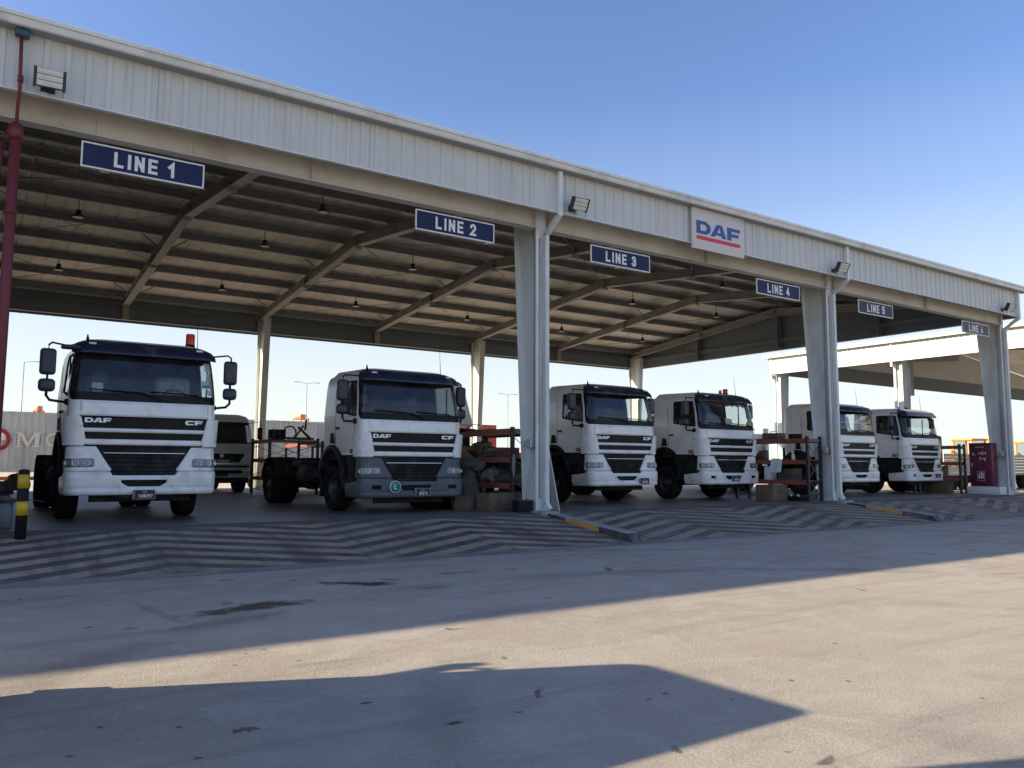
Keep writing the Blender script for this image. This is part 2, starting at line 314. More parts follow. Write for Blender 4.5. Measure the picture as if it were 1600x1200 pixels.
def patch(mb, surf, sdfs, bounds, cell, off=0.0, thick=0.0, mi=0, keep=None):
    """mesh of the surface where all the sdf in keep are negative; sdfs list gets its contours snapped.
    keep(vals)->bool array, vals a list of arrays of sdf at the face centres"""
    s0, s1, z0, z1 = bounds; ns = max(2, int(round((s1 - s0) / cell))); nz = max(2, int(round((z1 - z0) / cell)))
    S, Z = np.meshgrid(np.linspace(s0, s1, ns + 1), np.linspace(z0, z1, nz + 1), indexing='ij'); P = np.stack([S, Z], -1)
    c = max((s1 - s0) / ns, (z1 - z0) / nz)
    for sdf in sdfs:
        v = sdf(P); e = 1e-3; gx = (sdf(P + [e, 0]) - sdf(P - [e, 0])) / 2e-3; gz = (sdf(P + [0, e]) - sdf(P - [0, e])) / 2e-3
        m = np.abs(v) < .72 * c; P = P - np.where(m, v, 0)[..., None] * np.stack([gx, gz], -1)
    Cn = (P[:-1, :-1] + P[1:, :-1] + P[1:, 1:] + P[:-1, 1:]) / 4; ok = keep([sdf(Cn) for sdf in sdfs])
    # pull the outline of the kept faces exactly onto the contour
    K = np.zeros((ns + 3, nz + 3), bool); K[1:-1, 1:-1][:ns + 1, :nz + 1] = False
    pad = np.zeros((ns + 2, nz + 2), int); pad[1:-1, 1:-1] = ok
    cnt = pad[:-1, :-1] + pad[1:, :-1] + pad[1:, 1:] + pad[:-1, 1:]
    bd = (cnt > 0) & (cnt < 4); bd[0, :] = bd[-1, :] = False; bd[:, 0] = bd[:, -1] = False
    for _ in range(2):
        for sdf in sdfs:
            v = sdf(P); gx = (sdf(P + [1e-3, 0]) - sdf(P - [1e-3, 0])) / 2e-3; gz = (sdf(P + [0, 1e-3]) - sdf(P - [0, 1e-3])) / 2e-3
            m = bd & (np.abs(v) < .98 * c) & (np.abs(v) > 1e-5); P = P - np.where(m, v, 0)[..., None] * np.stack([gx, gz], -1)
    V = surf.at(P[..., 0], P[..., 1], off).reshape(-1, 3); idx = np.arange((ns + 1) * (nz + 1)).reshape(ns + 1, nz + 1)
    used = {}; VV = []; F = []
    def g(i):
        if i not in used: used[i] = len(VV); VV.append(V[i])
        return used[i]
    edges = {}
    for i in range(ns):
        for j in range(nz):
            if ok[i, j]:
                q = [idx[i, j], idx[i + 1, j], idx[i + 1, j + 1], idx[i, j + 1]]; F.append(tuple(g(k) for k in q))
                if thick:
                    for a in range(4):
                        k = (q[a], q[(a + 1) % 4]); 
                        if (k[1], k[0]) in edges: del edges[(k[1], k[0])]
                        else: edges[k] = 1
    if thick:
        VB = surf.at(P[..., 0], P[..., 1], off - thick).reshape(-1, 3); back = {}
        for (a, b) in edges:
            for k in (a, b):
                if k not in back: back[k] = len(VV); VV.append(VB[k])
            F.append((used[b], used[a], back[a], back[b]))
    if F: mb.add(VV, F, mi, True)
    return mb

# ================================================================== SETTING
def ground_mat():
    m = bpy.data.materials.new('dusty_concrete_yard'); m.use_nodes = True; n = m.node_tree.nodes; l = m.node_tree.links; b = n['Principled BSDF']
    tc = n.new('ShaderNodeTexCoord'); P = tc.outputs['Object']
    def noise(sc, det=6, ro=.55, vec=None, dist=0):
        x = n.new('ShaderNodeTexNoise'); x.inputs['Scale'].default_value = sc; x.inputs['Detail'].default_value = det; x.inputs['Roughness'].default_value = ro; x.inputs['Distortion'].default_value = dist
        l.new(vec or P, x.inputs['Vector']); return x.outputs['Fac']
    def mapr(x, a, bb, c=0, d=1):
        r = n.new('ShaderNodeMapRange'); r.inputs[1].default_value = a; r.inputs[2].default_value = bb; r.inputs[3].default_value = c; r.inputs[4].default_value = d; l.new(x, r.inputs[0]); return r.outputs[0]
    def mix(f, A, B):
        x = n.new('ShaderNodeMix'); x.data_type = 'RGBA'
        l.new(f, x.inputs[0])
        for i, c in ((6, A), (7, B)):
            if isinstance(c, tuple): x.inputs[i].default_value = (*c, 1)
            else: l.new(c, x.inputs[i])
        return x.outputs[2]
    def mul(a, bb):
        x = n.new('ShaderNodeMath'); x.operation = 'MULTIPLY'
        for i, c in ((0, a), (1, bb)):
            if isinstance(c, (int, float)): x.inputs[i].default_value = c
            else: l.new(c, x.inputs[i])
        return x.outputs[0]
    base = mix(mapr(noise(.35, 8, .65), .38, .62), (.335, .30, .26), (.40, .36, .305))
    base = mix(mapr(noise(1.1, 10, .72, dist=1.6), .47, .62, 0, .6), base, (.45, .425, .375))
    base = mix(mapr(noise(2.3, 10, .75, dist=2.2), .58, .75, 0, .28), base, (.22, .21, .19))
    mp = n.new('ShaderNodeMapping'); mp.inputs['Rotation'].default_value = (0, 0, .25); mp.inputs['Scale'].default_value = (.3, 2.6, 1); l.new(P, mp.inputs[0])
    base = mix(mapr(noise(1.1, 6, .6, mp.outputs[0], 1.2), .52, .75, 0, .5), base, (.19, .18, .165))
    wv = n.new('ShaderNodeTexWave'); wv.wave_type = 'RINGS'; wv.rings_direction = 'SPHERICAL'; wv.inputs['Scale'].default_value = .11; wv.inputs['Distortion'].default_value = 1.4; wv.inputs['Detail'].default_value = 2; wv.inputs['Detail Scale'].default_value = .6
    mo = n.new('ShaderNodeMapping'); mo.inputs['Location'].default_value = (-6, 13, 0); l.new(P, mo.inputs[0]); l.new(mo.outputs[0], wv.inputs['Vector'])
    base = mix(mul(mapr(wv.outputs['Fac'], .90, 1.0, 0, .45), mapr(noise(.5, 3), .45, .6)), base, (.15, .14, .13))
    # spots of oil
    base = mix(mapr(noise(2.7, 5, .5, dist=.5), .69, .72, 0, .75), base, (.06, .055, .05))
    vo = n.new('ShaderNodeTexVoronoi'); vo.inputs['Scale'].default_value = 3.2; vo.inputs['Randomness'].default_value = 1; l.new(P, vo.inputs['Vector'])
    sp = mul(mapr(vo.outputs['Distance'], .05, .09, 1, 0), mapr(noise(.6, 2), .47, .56))
    base = mix(mul(sp, .8), base, (.07, .065, .06))
    # aggregate
    agn = noise(42, 5, .85); base = mix(mapr(agn, .55, .70, 0, .75), base, (.60, .56, .48)); base = mix(mapr(agn, .30, .44, .7, 0), base, (.09, .085, .075))
    # big placed stain
    for (cx, cy, sx, sy, ro, c, st) in [(2.85, -6.1, .68, .24, .25, (.075, .058, .035), .95), (1.95, -5.9, .9, .07, -1.45, (.19, .175, .15), .45), (2.35, -6.75, .7, .16, .2, (.17, .155, .125), .5), (4.5, -5.15, .55, .20, -.6, (.035, .034, .036), .95), (4.95, -5.05, .16, .05, -.9, (.04, .04, .042), .9), (2.65, -5.7, .12, .06, 0, (.05, .05, .05), .8), (3.16, -3.9, .16, .06, 0, (.05, .05, .05), .6), (5.1, -5.95, .25, .08, 0, (.09, .09, .09), .7), (6.0, -4.9, .4, .09, 0, (.09, .09, .09), .6), (12.4, -9.15, .45, .07, -.4, (.36, .17, .07), .7), (2.65, -10.59, .06, .03, 0, (.03, .03, .03), .9), (2.4, -9.94, .05, .025, 0, (.03, .03, .03), .9), (9.6, -6.6, 1.1, .07, -.85, (.15, .14, .13), .45)]:
        q = n.new('ShaderNodeMapping'); q.vector_type = 'TEXTURE'; q.inputs['Location'].default_value = (cx, cy, 0); q.inputs['Rotation'].default_value = (0, 0, ro); q.inputs['Scale'].default_value = (sx, sy, 1); l.new(P, q.inputs[0])
        sep = n.new('ShaderNodeSeparateXYZ'); l.new(q.outputs[0], sep.inputs[0])
        cmb = n.new('ShaderNodeCombineXYZ'); l.new(sep.outputs[0], cmb.inputs[0]); l.new(sep.outputs[1], cmb.inputs[1])
        ln = n.new('ShaderNodeVectorMath'); ln.operation = 'LENGTH'; l.new(cmb.outputs[0], ln.inputs[0])
        ad = n.new('ShaderNodeMath'); ad.operation = 'ADD'; l.new(ln.outputs['Value'], ad.inputs[0]); l.new(mapr(noise(4, 8, .7), 0, 1, -1.3, 1.3), ad.inputs[1])
        base = mix(mapr(ad.outputs[0], .55, 1.05, st, 0), base, c)
    sy_ = n.new('ShaderNodeSeparateXYZ'); l.new(P, sy_.inputs[0]); base = mix(mapr(sy_.outputs[1], 21.5, 24), base, (.52, .45, .35))
    l.new(base, b.inputs['Base Color'])
    l.new(mapr(noise(1.3, 5), .3, .7, .72, .95), b.inputs['Roughness']); b.inputs['Specular IOR Level'].default_value = .3
    bp = n.new('ShaderNodeBump'); bp.inputs['Strength'].default_value = .7; bp.inputs['Distance'].default_value = .02; l.new(noise(48, 5, .8), bp.inputs['Height']); l.new(bp.outputs[0], b.inputs['Normal'])
    return m
GZ = -.45
mb = MB(); S_ = 2500
mb.add([(-S_, -S_, GZ), (S_, -S_, GZ), (S_, S_, GZ), (-S_, S_, GZ)], [(0, 1, 2, 3)])
tag(mb.build('yard_ground', ground_mat()), kind='structure')
# slab of the shed
slab_m = mat('shed_floor_concrete', (.30, .285, .255), .5, var=.15, scale=.7, dirt=(.10, .095, .09), dscale=.8, dlo=.45, dhi=.72, bump=.2, bscale=30)
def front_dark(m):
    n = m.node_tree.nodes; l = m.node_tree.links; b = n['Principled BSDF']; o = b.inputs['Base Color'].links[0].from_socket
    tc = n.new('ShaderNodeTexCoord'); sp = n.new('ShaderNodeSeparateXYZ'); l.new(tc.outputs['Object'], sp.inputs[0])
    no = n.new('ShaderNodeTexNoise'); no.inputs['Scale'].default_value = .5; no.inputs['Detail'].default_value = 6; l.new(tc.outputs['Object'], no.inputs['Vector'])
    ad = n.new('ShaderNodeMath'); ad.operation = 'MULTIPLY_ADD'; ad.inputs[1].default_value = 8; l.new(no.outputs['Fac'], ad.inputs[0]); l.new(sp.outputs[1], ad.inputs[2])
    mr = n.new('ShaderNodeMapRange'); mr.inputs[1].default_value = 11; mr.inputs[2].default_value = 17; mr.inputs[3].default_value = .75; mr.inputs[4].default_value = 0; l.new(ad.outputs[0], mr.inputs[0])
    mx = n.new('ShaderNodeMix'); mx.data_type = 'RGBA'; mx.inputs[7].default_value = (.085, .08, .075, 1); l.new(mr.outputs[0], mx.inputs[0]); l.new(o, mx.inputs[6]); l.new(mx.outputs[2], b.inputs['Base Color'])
front_dark(slab_m)      # floor colour darker towards the front of the bays
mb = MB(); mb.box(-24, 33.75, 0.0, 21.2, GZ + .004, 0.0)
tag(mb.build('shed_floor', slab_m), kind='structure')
def ramp_mat():
    m = bpy.data.materials.new('painted_ramp'); m.use_nodes = True; n = m.node_tree.nodes; l = m.node_tree.links; b = n['Principled BSDF']
    tc = n.new('ShaderNodeTexCoord'); sp = n.new('ShaderNodeSeparateXYZ'); l.new(tc.outputs['Object'], sp.inputs[0])
    def ma(op, a, bb=None, c=None):
        x = n.new('ShaderNodeMath'); x.operation = op
        for i, v in enumerate((a, bb, c)):
            if v is None: continue
            if isinstance(v, (int, float)): x.inputs[i].default_value = v
            else: l.new(v, x.inputs[i])
        return x.outputs[0]
    def noise(sc, det=6, ro=.6, dist=0, vec=None):
        x = n.new('ShaderNodeTexNoise'); x.inputs['Scale'].default_value = sc; x.inputs['Detail'].default_value = det; x.inputs['Roughness'].default_value = ro; x.inputs['Distortion'].default_value = dist; l.new(vec or tc.outputs['Object'], x.inputs['Vector']); return x.outputs['Fac']
    def mapr(x, a, bb, c=0, d=1):
        r = n.new('ShaderNodeMapRange'); r.inputs[1].default_value = a; r.inputs[2].default_value = bb; r.inputs[3].default_value = c; r.inputs[4].default_value = d; l.new(x, r.inputs[0]); return r.outputs[0]
    def mix(f, A, B):
        x = n.new('ShaderNodeMix'); x.data_type = 'RGBA'; l.new(f, x.inputs[0])
        for i, c in ((6, A), (7, B)):
            if isinstance(c, tuple): x.inputs[i].default_value = (*c, 1)
            else: l.new(c, x.inputs[i])
        return x.outputs[2]
    tri = ma('PINGPONG', sp.outputs[0], 2.781)                     # 0 at bay lines, 2.781 at the peaks
    v = ma('SUBTRACT', sp.outputs[1], ma('MULTIPLY', tri, .42))
    v = ma('ADD', v, ma('MULTIPLY', noise(2.0, 3), .03))
    fr = ma('FRACT', ma('DIVIDE', ma('ADD', v, 20), .50))
    edge = ma('ABSOLUTE', ma('SUBTRACT', fr, .5))
    stripe = mapr(edge, .235, .265, 1, 0)
    wear = mapr(noise(5, 8, .7, .4), .56, .72, 0, .55)
    yel = mix(mapr(noise(1.3, 6), .35, .65), (.33, .245, .16), (.43, .33, .23))
    blk = mix(mapr(noise(1.7, 6), .35, .7), (.045, .05, .062), (.085, .088, .095))
    c = mix(stripe, yel, blk)
    con = mix(mapr(noise(.8, 6), .35, .65), (.17, .162, .148), (.26, .245, .22))
    c = mix(wear, c, con)
    # dust, more with x (far bays are nearly buried in it)
    du = ma('MULTIPLY', mapr(noise(.9, 7, .65, .6), .35, .7), mapr(sp.outputs[0], 4, 26, .42, 1.0)); c = mix(du, c, (.28, .255, .22))
    # tyre marks running in and out
    mp = n.new('ShaderNodeMapping'); mp.inputs['Scale'].default_value = (2.2, .25, 1); l.new(tc.outputs['Object'], mp.inputs[0])
    c = mix(mapr(noise(1.0, 5, .6, .3, mp.outputs[0]), .50, .70, 0, .75), c, (.075, .066, .058))
    # the paint stops short of the slab and of the yard, unevenly
    lo = mapr(ma('ADD', sp.outputs[1], ma('MULTIPLY', noise(1.6, 5), .35)), -2.95, -2.8, 1, 0); c = mix(lo, c, con)
    hi = mapr(ma('ADD', sp.outputs[1], ma('MULTIPLY', noise(1.2, 5), .5)), -.15, .1, 0, 1); c = mix(hi, c, (.11, .105, .10))
    l.new(c, b.inputs['Base Color']); b.inputs['Roughness'].default_value = .8; b.inputs['Specular IOR Level'].default_value = .3
    bp = n.new('ShaderNodeBump'); bp.inputs['Strength'].default_value = .4; bp.inputs['Distance'].default_value = .01; l.new(noise(60, 3, .7), bp.inputs['Height']); l.new(bp.outputs[0], b.inputs['Normal'])
    return m
L = 11.1256; X3 = 3 * L
mb = MB(); RY = -3.25
nx, ny = 60, 12
V = []; F = []
for i in range(nx + 1):
    for j in range(ny + 1):
        t = j / ny; x = -24 + (X3 + 9 + 24) * i / nx; y = RY * t; z = -.003 + (GZ + .007) * t
        V.append((x, y, z))
for i in range(nx):
    for j in range(ny): a = i * (ny + 1) + j; F.append((a, a + ny + 1, a + ny + 2, a + 1))
mb.add(V, F, 0, True)
tag(mb.build('entry_ramp', ramp_mat()), kind='structure')

# kerbs that divide the ramp below each column
def kerb(xc, label):
    e = empty('ramp_kerb', (xc, 0, 0), 0, label, 'kerb', 'kerbs dividing the ramp')
    segs = [(-.45, -1.05, 'kblk'), (-1.05, -2.15, 'kyel'), (-2.15, -3.12, 'kblk')]
    def top(y): return .035 + (y / 3.12) * .315
    for i, (a, b, m) in enumerate(segs):
        q = MB(); V = []
        bb = b if i < 2 else b + .14
        zs = [top(a), top(bb)]
        V = [(-.15, a, -.5), (.17, a, -.5), (.17, a, zs[0]), (-.13, a, zs[0]), (-.15, bb, -.5), (.17, bb, -.5), (.17, bb, zs[1]), (-.13, bb, zs[1])]
        F = [(0, 3, 7, 4), (1, 5, 6, 2), (0, 1, 2, 3)]; q.add(V, F, 0); q.add(V, [(3, 2, 6, 7)], 1 if i != 1 else 1)
        if i == 2:
            q.add([(-.15, bb, -.5), (.17, bb, -.5), (.17, bb, zs[1]), (-.13, bb, zs[1]), (-.15, b, -.5), (.17, b, -.5), (.15, b, GZ + .03), (-.13, b, GZ + .03)], [(0, 3, 7, 4), (1, 5, 6, 2), (3, 2, 6, 7), (4, 7, 6, 5)], 0)
        q.build('kerb_block', [M[m], M['kcon']], e)
    q = MB(); q.box(-.28, .2, -.45, .15, -.3, .03); q.build('concrete_pad', M['kcon'], e, bevel=.01)
kerb(L, 'yellow and black kerb running down the ramp from the column between LINE 2 and LINE 3')
kerb(2 * L, 'farther kerb with a yellow and a black block below the column between LINE 4 and LINE 5')

# ================================================================== SHED
W_ = 20.95; YC = -.5; ZC = 6.82; ZT = 7.80; YE = -.78; RIDGE_Y = W_ / 2; SL = .107
def roofz(y): return 7.885 + SL * (min(y, 2 * RIDGE_Y - y) - YE)      # top of the sheet
shed = empty('open_shed', (L * 1.5, 10, 0), 0, 'long open-fronted steel shed with corrugated fascia sheltering the white trucks', 'shed')
shed.location = (0, 0, 0)
def corr(mb, a, b, zlo, zhi, fixed, along='x', out=-1, pitch=.30, depth=.03, rib=.035, mi=0):
    """trapezoid ribbed sheet standing in the plane fixed, with ribs proud of it"""
    x = a; pts = []
    while x < b - 1e-6:
        e = min(x + pitch, b); m = (x + e) / 2
        pts += [(x, 0), (m - rib - .022, 0), (m - rib, 1), (m + rib, 1), (m + rib + .022, 0)]; x = e
    pts.append((b, 0)); V = []; F = []
    for (p, d) in pts:
        q = fixed + out * depth * d
        for z in (zlo, zhi): V.append((p, q, z) if along == 'x' else (q, p, z))
    for i in range(len(pts) - 1): F.append((2 * i, 2 * i + 2, 2 * i + 3, 2 * i + 1))
    return mb.add(V, F, mi)
XL, XR = -.35, X3 + .42
def fascia(name, mbf): return name
q = MB(); corr(q, XL, XR, ZC, ZT - .02, YC - .0, 'x', -1); q.build('front_fascia', M['clad'], shed)
q = MB(); rs = random.Random(3); x = XL + .15
while x < XR - .1:
    for zz in (ZC + .12, ZC + .55):
        if rs.random() < .55: a_ = x + rs.uniform(-.05, .05); q.tube([(a_, YC - .008, zz + rs.uniform(-.02, .02)), (a_, YC + .002, zz)], .011, 6)
    x += .3
so_ = q.build('fixing_screws', M['rustp'], shed); so_['kind'] = 'stuff'
x = XL + 3.0
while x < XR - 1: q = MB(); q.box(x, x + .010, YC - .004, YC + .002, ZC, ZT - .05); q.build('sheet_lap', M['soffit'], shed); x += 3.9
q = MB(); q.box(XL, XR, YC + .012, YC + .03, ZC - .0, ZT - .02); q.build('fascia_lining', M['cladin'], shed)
q = MB(); q.box(XL, XR, YC - .045, YC + .05, ZC - .03, ZC - .002)
q.build('drip_trim', M['trim'], shed)
q = MB(); corr(q, -24, XR, ZC, ZT - .02, W_ + .45, 'x', 1); q.box(-24, XR, W_ + .42, W_ + .438, ZC, ZT - .02, 1); q.build('rear_fascia', [M['clad'], M['cladin']], shed)
# right gable: triangular top
q = MB(); V = []; F = []; y = YC; k = 0; pts = []
while y < W_ + .45:
    for d, o in ((0, 0), (.1, 0), (.122, 1), (.178, 1), (.2, 0)): pts.append((y + d, o))
    y += .3
for (yy, o) in pts:
    yy = min(yy, W_ + .45)
    for z in (ZC, roofz(yy) + .0): V.append((XR + .03 * o, yy, z))
for i in range(len(pts) - 1): F.append((2 * i, 2 * i + 2, 2 * i + 3, 2 * i + 1))
q.add(V, F, 0)
n_ = 20; V = []; F = []
for i in range(n_ + 1):
    yy = YC + (W_ + .45 - YC) * i / n_
    for z in (ZC, roofz(yy) + .0): V.append((XR - .014, yy, z))
for i in range(n_): F.append((2 * i, 2 * i + 2, 2 * i + 3, 2 * i + 1))
q.add(V, F, 1); q.box(XR - .02, XR + .05, YC, W_ + .45, ZC - .03, ZC - .002, 0)
q.build('gable_fascia', [M['clad'], M['cladin']], shed)
# gutter / eave trim: stepped section
q = MB()
sec = [(YC - .30, ZT + .15), (YC - .33, ZT + .13), (YC - .33, ZT + .065), (YC - .30, ZT + .055), (YC - .27, ZT - .03), (YC - .25, ZT - .045), (YC + .02, ZT - .045), (YC + .02, ZT + .15)]
q.prism(sec, 'x', XL - .0, XR + .18); g = q.build('gutter', M['trim'], shed)
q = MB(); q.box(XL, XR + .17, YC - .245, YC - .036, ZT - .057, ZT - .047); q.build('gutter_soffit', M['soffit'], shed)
q = MB(); q.box(-24, XR + .18, W_ + .46, W_ + .72, ZT - .045, ZT + .13); q.build('gutter', M['trim'], shed)
# roof sheet (ribs run up the slope)
q = MB(); xs = []
x = -24
while x < XR + .2: xs.append(x); x += .5
for (ya, yb) in ((YE, RIDGE_Y), (RIDGE_Y, W_ + .7)):
    V = []; F = []; p = []
    for x in xs: p += [(x, 0), (x + .40, 0), (x + .42, 1), (x + .48, 1)]
    for (x, o) in p:
        for y in (ya, yb): V.append((x, y, roofz(y) + .016 * o))
    for i in range(len(p) - 1): F.append((2 * i, 2 * i + 2, 2 * i + 3, 2 * i + 1))
    q.add(V, F)
q.build('roof_sheet', M['rsheet'], shed)
q = MB()
for y in (YE, W_ + .7): pass
V = []; F = []
for i, y in enumerate((YE, RIDGE_Y, W_ + .7)): V += [(-24, y, roofz(y) + .04), (XR + .2, y, roofz(y) + .04)]
q.add(V, [(0, 1, 3, 2), (2, 3, 5, 4)]); q.box(XR + .12, XR + .2, YE, RIDGE_Y, 0, 0)
q.build('roof_top', M['trim'], shed)
# frames
def isect(mb, x, ya, yb, zbot, ztop, fl=.26, tf=.014, mi=0):
    """I-beam running in y; zbot/ztop functions of y"""
    N = 10
    for (fz, up) in ((zbot, 1), (ztop, -1)):
        V = []; F = []
        for i in range(N + 1):
            y = ya + (yb - ya) * i / N; z = fz(y)
            V += [(x - fl / 2, y, z), (x + fl / 2, y, z), (x + fl / 2, y, z + up * tf), (x - fl / 2, y, z + up * tf)]
        for i in range(N):
            a = 4 * i
            for k in range(4): F.append((a + k, a + (k + 1) % 4, a + 4 + (k + 1) % 4, a + 4 + k))
        F += [(0, 1, 2, 3), (4 * N, 4 * N + 3, 4 * N + 2, 4 * N + 1)]
        mb.add(V, F, mi)
    V = []; F = []
    for i in range(N + 1):
        y = ya + (yb - ya) * i / N
        for dx in (-.006, .006): V += [(x + dx, y, zbot(y) + tf), (x + dx, y, ztop(y) - tf)]
    for i in range(N): a = 4 * i; F += [(a, a + 4, a + 5, a + 1), (a + 2, a + 3, a + 7, a + 6)]
    mb.add(V, F, mi)
PT = .25   # purlin depth
def rtop(y): return roofz(y) - PT - .01
def rbot(y):
    d = min(y, W_ - y)     # distance from the eave
    return 7.42 + (8.47 - 7.42) * (d / RIDGE_Y)
for i in range(7):
    x = i * L / 2 if i else 0
    q = MB(); isect(q, x, .1, RIDGE_Y, rbot, rtop); isect(q, x, RIDGE_Y, W_ - .1, rbot, rtop)
    # splice plates and stiffeners
    for y in (RIDGE_Y, 5.6, W_ - 5.6): q.box(x - .13, x + .13, y - .016, y + .016, rbot(y) - .09, rtop(y))
    q.build('rafter', M['steel'], shed)
    for y in (1.7, 4.5, 7.3, W_ - 7.3, W_ - 4.5, W_ - 1.7):
        for sgn in (-1, 1):
            if (i == 6 and sgn > 0) or (i == 0 and sgn < 0): continue
            q = MB(); q.tube([(x + sgn * .1, y, rbot(y) + .04), (x + sgn * .72, y, rtop(y) + .12)], .022, 4); q.build('fly_brace', M['purlin'], shed)
# purlins
ys = [YC + .75 + 1.86 * k for k in range(8)]
ys = [y for y in ys if y < RIDGE_Y - .3]; ys = ys + [W_ - y for y in ys]
for y in ys:
    q = MB(); z1 = roofz(y) - .004
    q.box(-.3, XR - .03, y - .004, y + .004, z1 - PT, z1); q.box(-.3, XR - .03, y - .07, y - .004, z1 - PT, z1 - PT + .006); q.box(-.3, XR - .03, y + .004, y + .07, z1 - .02, z1 - .012)
    q.box(-.3, XR - .03, y - .07, y - .062, z1 - PT + .006, z1 - PT + .03)
    q.build('purlin', M['purlin'], shed)
# wind bracing rods
for (xa, xb) in ((0, 1), (2, 3), (3, 4), (5, 6)):
    for (ya, yb) in ((.6, 5.6), (5.6, RIDGE_Y), (RIDGE_Y, W_ - 5.6), (W_ - 5.6, W_ - .6)):
        za, zb = rtop(ya) - .22, rtop(yb) - .22
        for (xc, xd) in ((xa, xb), (xb, xa)): q = MB(); q.tube([(xc * L / 2, ya, za), (xd * L / 2, yb, zb)], .012, 5); q.build('bracing_rod', M['purlin'], shed)
# eave beams front & back: I-section along x with the intermediate rafters on them
def eave_beam(y, name, x0, x1, zt=7.25, zb=6.50, mi='beam'):
    q = MB(); q.box(x0, x1, y - .13, y + .13, zb, zb + .016); q.box(x0, x1, y - .13, y + .13, zt - .016, zt); q.box(x0, x1, y - .006, y + .006, zb + .016, zt - .016)
    xm = (x0 + x1) / 2
    for xx in (x0 + .05, xm, x1 - .05): q.box(xx - .008, xx + .008, y - .12, y + .12, zb + .016, zt - .016)
    q.build(name, M[mi], shed)
for i in range(3):
    eave_beam(.02, 'eave_beam', i * L + .16, (i + 1) * L - .16)
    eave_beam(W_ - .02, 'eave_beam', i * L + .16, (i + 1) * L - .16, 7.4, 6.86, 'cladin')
# beam under the gable frame and posts
q = MB(); 
for y in (5.2, RIDGE_Y, W_ - 5.2): q.box(X3 + .05, X3 + .19, y - .06, y + .06, ZC, rbot(y) + .1); q.box(X3 + .2, X3 + .38, y - .09, y + .09, ZC + .01, roofz(y) - .3)
for z in (7.15,): q.box(X3 + .25, X3 + .39, .2, W_ - .2, z, z + .2)
q.build('gable_rails', M['cladin'], shed)
# girts behind rear fascia
q = MB()
for z in (6.95, 7.45): q.box(-.3, XR - .03, W_ + .34, W_ + .415, z, z + .16)
q.build('rear_girt', M['purlin'], shed)
q = MB()
for z in (6.9, 7.4): q.box(-.3, XR - .03, YC + .035, YC + .11, z, z + .16)
q.build('front_girt', M['purlin'], shed)
# columns (tapered I)
def column(x, front=True, parent=shed, sgn=1, y0=0.0, ztop=7.4, mt='column', name='column'):
    # outer flange at y0, web deepening towards the top in direction sgn
    q = MB(); d0, d1 = .50, .95; fl = .28
    q.box(x - fl / 2, x + fl / 2, min(y0, y0 + sgn * .016), max(y0, y0 + sgn * .016), 0.02, ztop)
    V = []; 
    for (dd, z) in ((d0, .02), (d1, ztop)):
        ya, yb = y0 + sgn * (dd - .016), y0 + sgn * dd
        V += [(x - fl / 2, ya, z), (x + fl / 2, ya, z), (x + fl / 2, yb, z), (x - fl / 2, yb, z)]
    q.add(V, [(0, 1, 5, 4), (1, 2, 6, 5), (2, 3, 7, 6), (3, 0, 4, 7), (0, 3, 2, 1), (4, 5, 6, 7)])
    V = []
    for dx in (-.006, .006):
        V += [(x + dx, y0 + sgn * .016, .02), (x + dx, y0 + sgn * (d0 - .016), .02), (x + dx, y0 + sgn * (d1 - .016), ztop), (x + dx, y0 + sgn * .016, ztop)]
    q.add(V, [(0, 1, 2, 3), (7, 6, 5, 4)])
    c = q.build(name, M[mt], parent)
    p = MB(); p.box(x - .2, x + .2, min(y0 - sgn * .06, y0 + sgn * .58), max(y0 - sgn * .06, y0 + sgn * .58), -.002, .022)
    for bx in (-.15, .15):
        for by in (.12, .4): p.tube([(x + bx, y0 + sgn * by, .02), (x + bx, y0 + sgn * by, .07)], .016, 6)
    p.build('base_plate', M[mt], c)
    return c
for i in range(4):
    c = column(i * L, True)
    if i:
        x = i * L - .12
        # conduits on the web / flange, switch boxes
        p = MB(); p.tube([(x + .085, .16, 6.4), (x + .085, .16, 1.55)], .012, 6); p.tube([(x + .075, .30, 6.7), (x + .075, .20, 6.2), (x + .075, .20, 1.6)], .012, 6)
        p.tube([(x + .085, -.02, 6.3), (x + .085, -.02, .3)], .014, 6)
        p.build('conduit', M['galv'], c)
        p = MB(); p.rbox(x - .10, x + .07, .1, .24, 1.44, 1.64, .01); p.rbox(x - .08, x + .09, .27, .38, 1.47, 1.6, .01); p.tube([(x - .02, .17, 1.44), (x - .02, .18, 1.2), (x - .0, .35, .6), (x + .02, .45, .12)], .008, 5)
        p.build('switch_box', M['galv'], c)
        # downpipe: out of the gutter, over the fascia, back to the column, to the floor
        px = i * L + .10
        q = MB()
        def sq(pts, a=.055):
            for j in range(len(pts) - 1):
                (x0, y0, z0), (x1, y1, z1) = pts[j], pts[j + 1]
                V = []
                for (xx, yy, zz) in (pts[j], pts[j + 1]):
                    d = Vector((0, y1 - y0, z1 - z0)).normalized(); nrm = Vector((0, -d.z, d.y))
                    for sx, sn in ((-1, -1), (1, -1), (1, 1), (-1, 1)): V.append((xx + sx * a, yy + nrm.y * sn * a, zz + nrm.z * sn * a))
                q.add(V, [(0, 1, 5, 4), (1, 2, 6, 5), (2, 3, 7, 6), (3, 0, 4, 7), (0, 3, 2, 1), (4, 5, 6, 7)])
        sq([(px, YC - .09, ZT - .03), (px, YC - .09, ZC - .12)]); sq([(px, YC - .09, ZC - .09), (px, -.075, ZC - .44)]); sq([(px, -.075, ZC - .41), (px, -.075, .17)]); sq([(px, -.075, .2), (px + 0, -.2, .05)])
        q.build('downpipe', M['column'], shed, bevel=.008)
    column(i * L, False, sgn=-1, y0=W_, ztop=7.4)
    if i:
        q = MB(); q.box(i * L + .2, i * L + .3, W_ + .06, W_ + .16, 0, ZC + .05); q.build('downpipe', M['column'], shed)
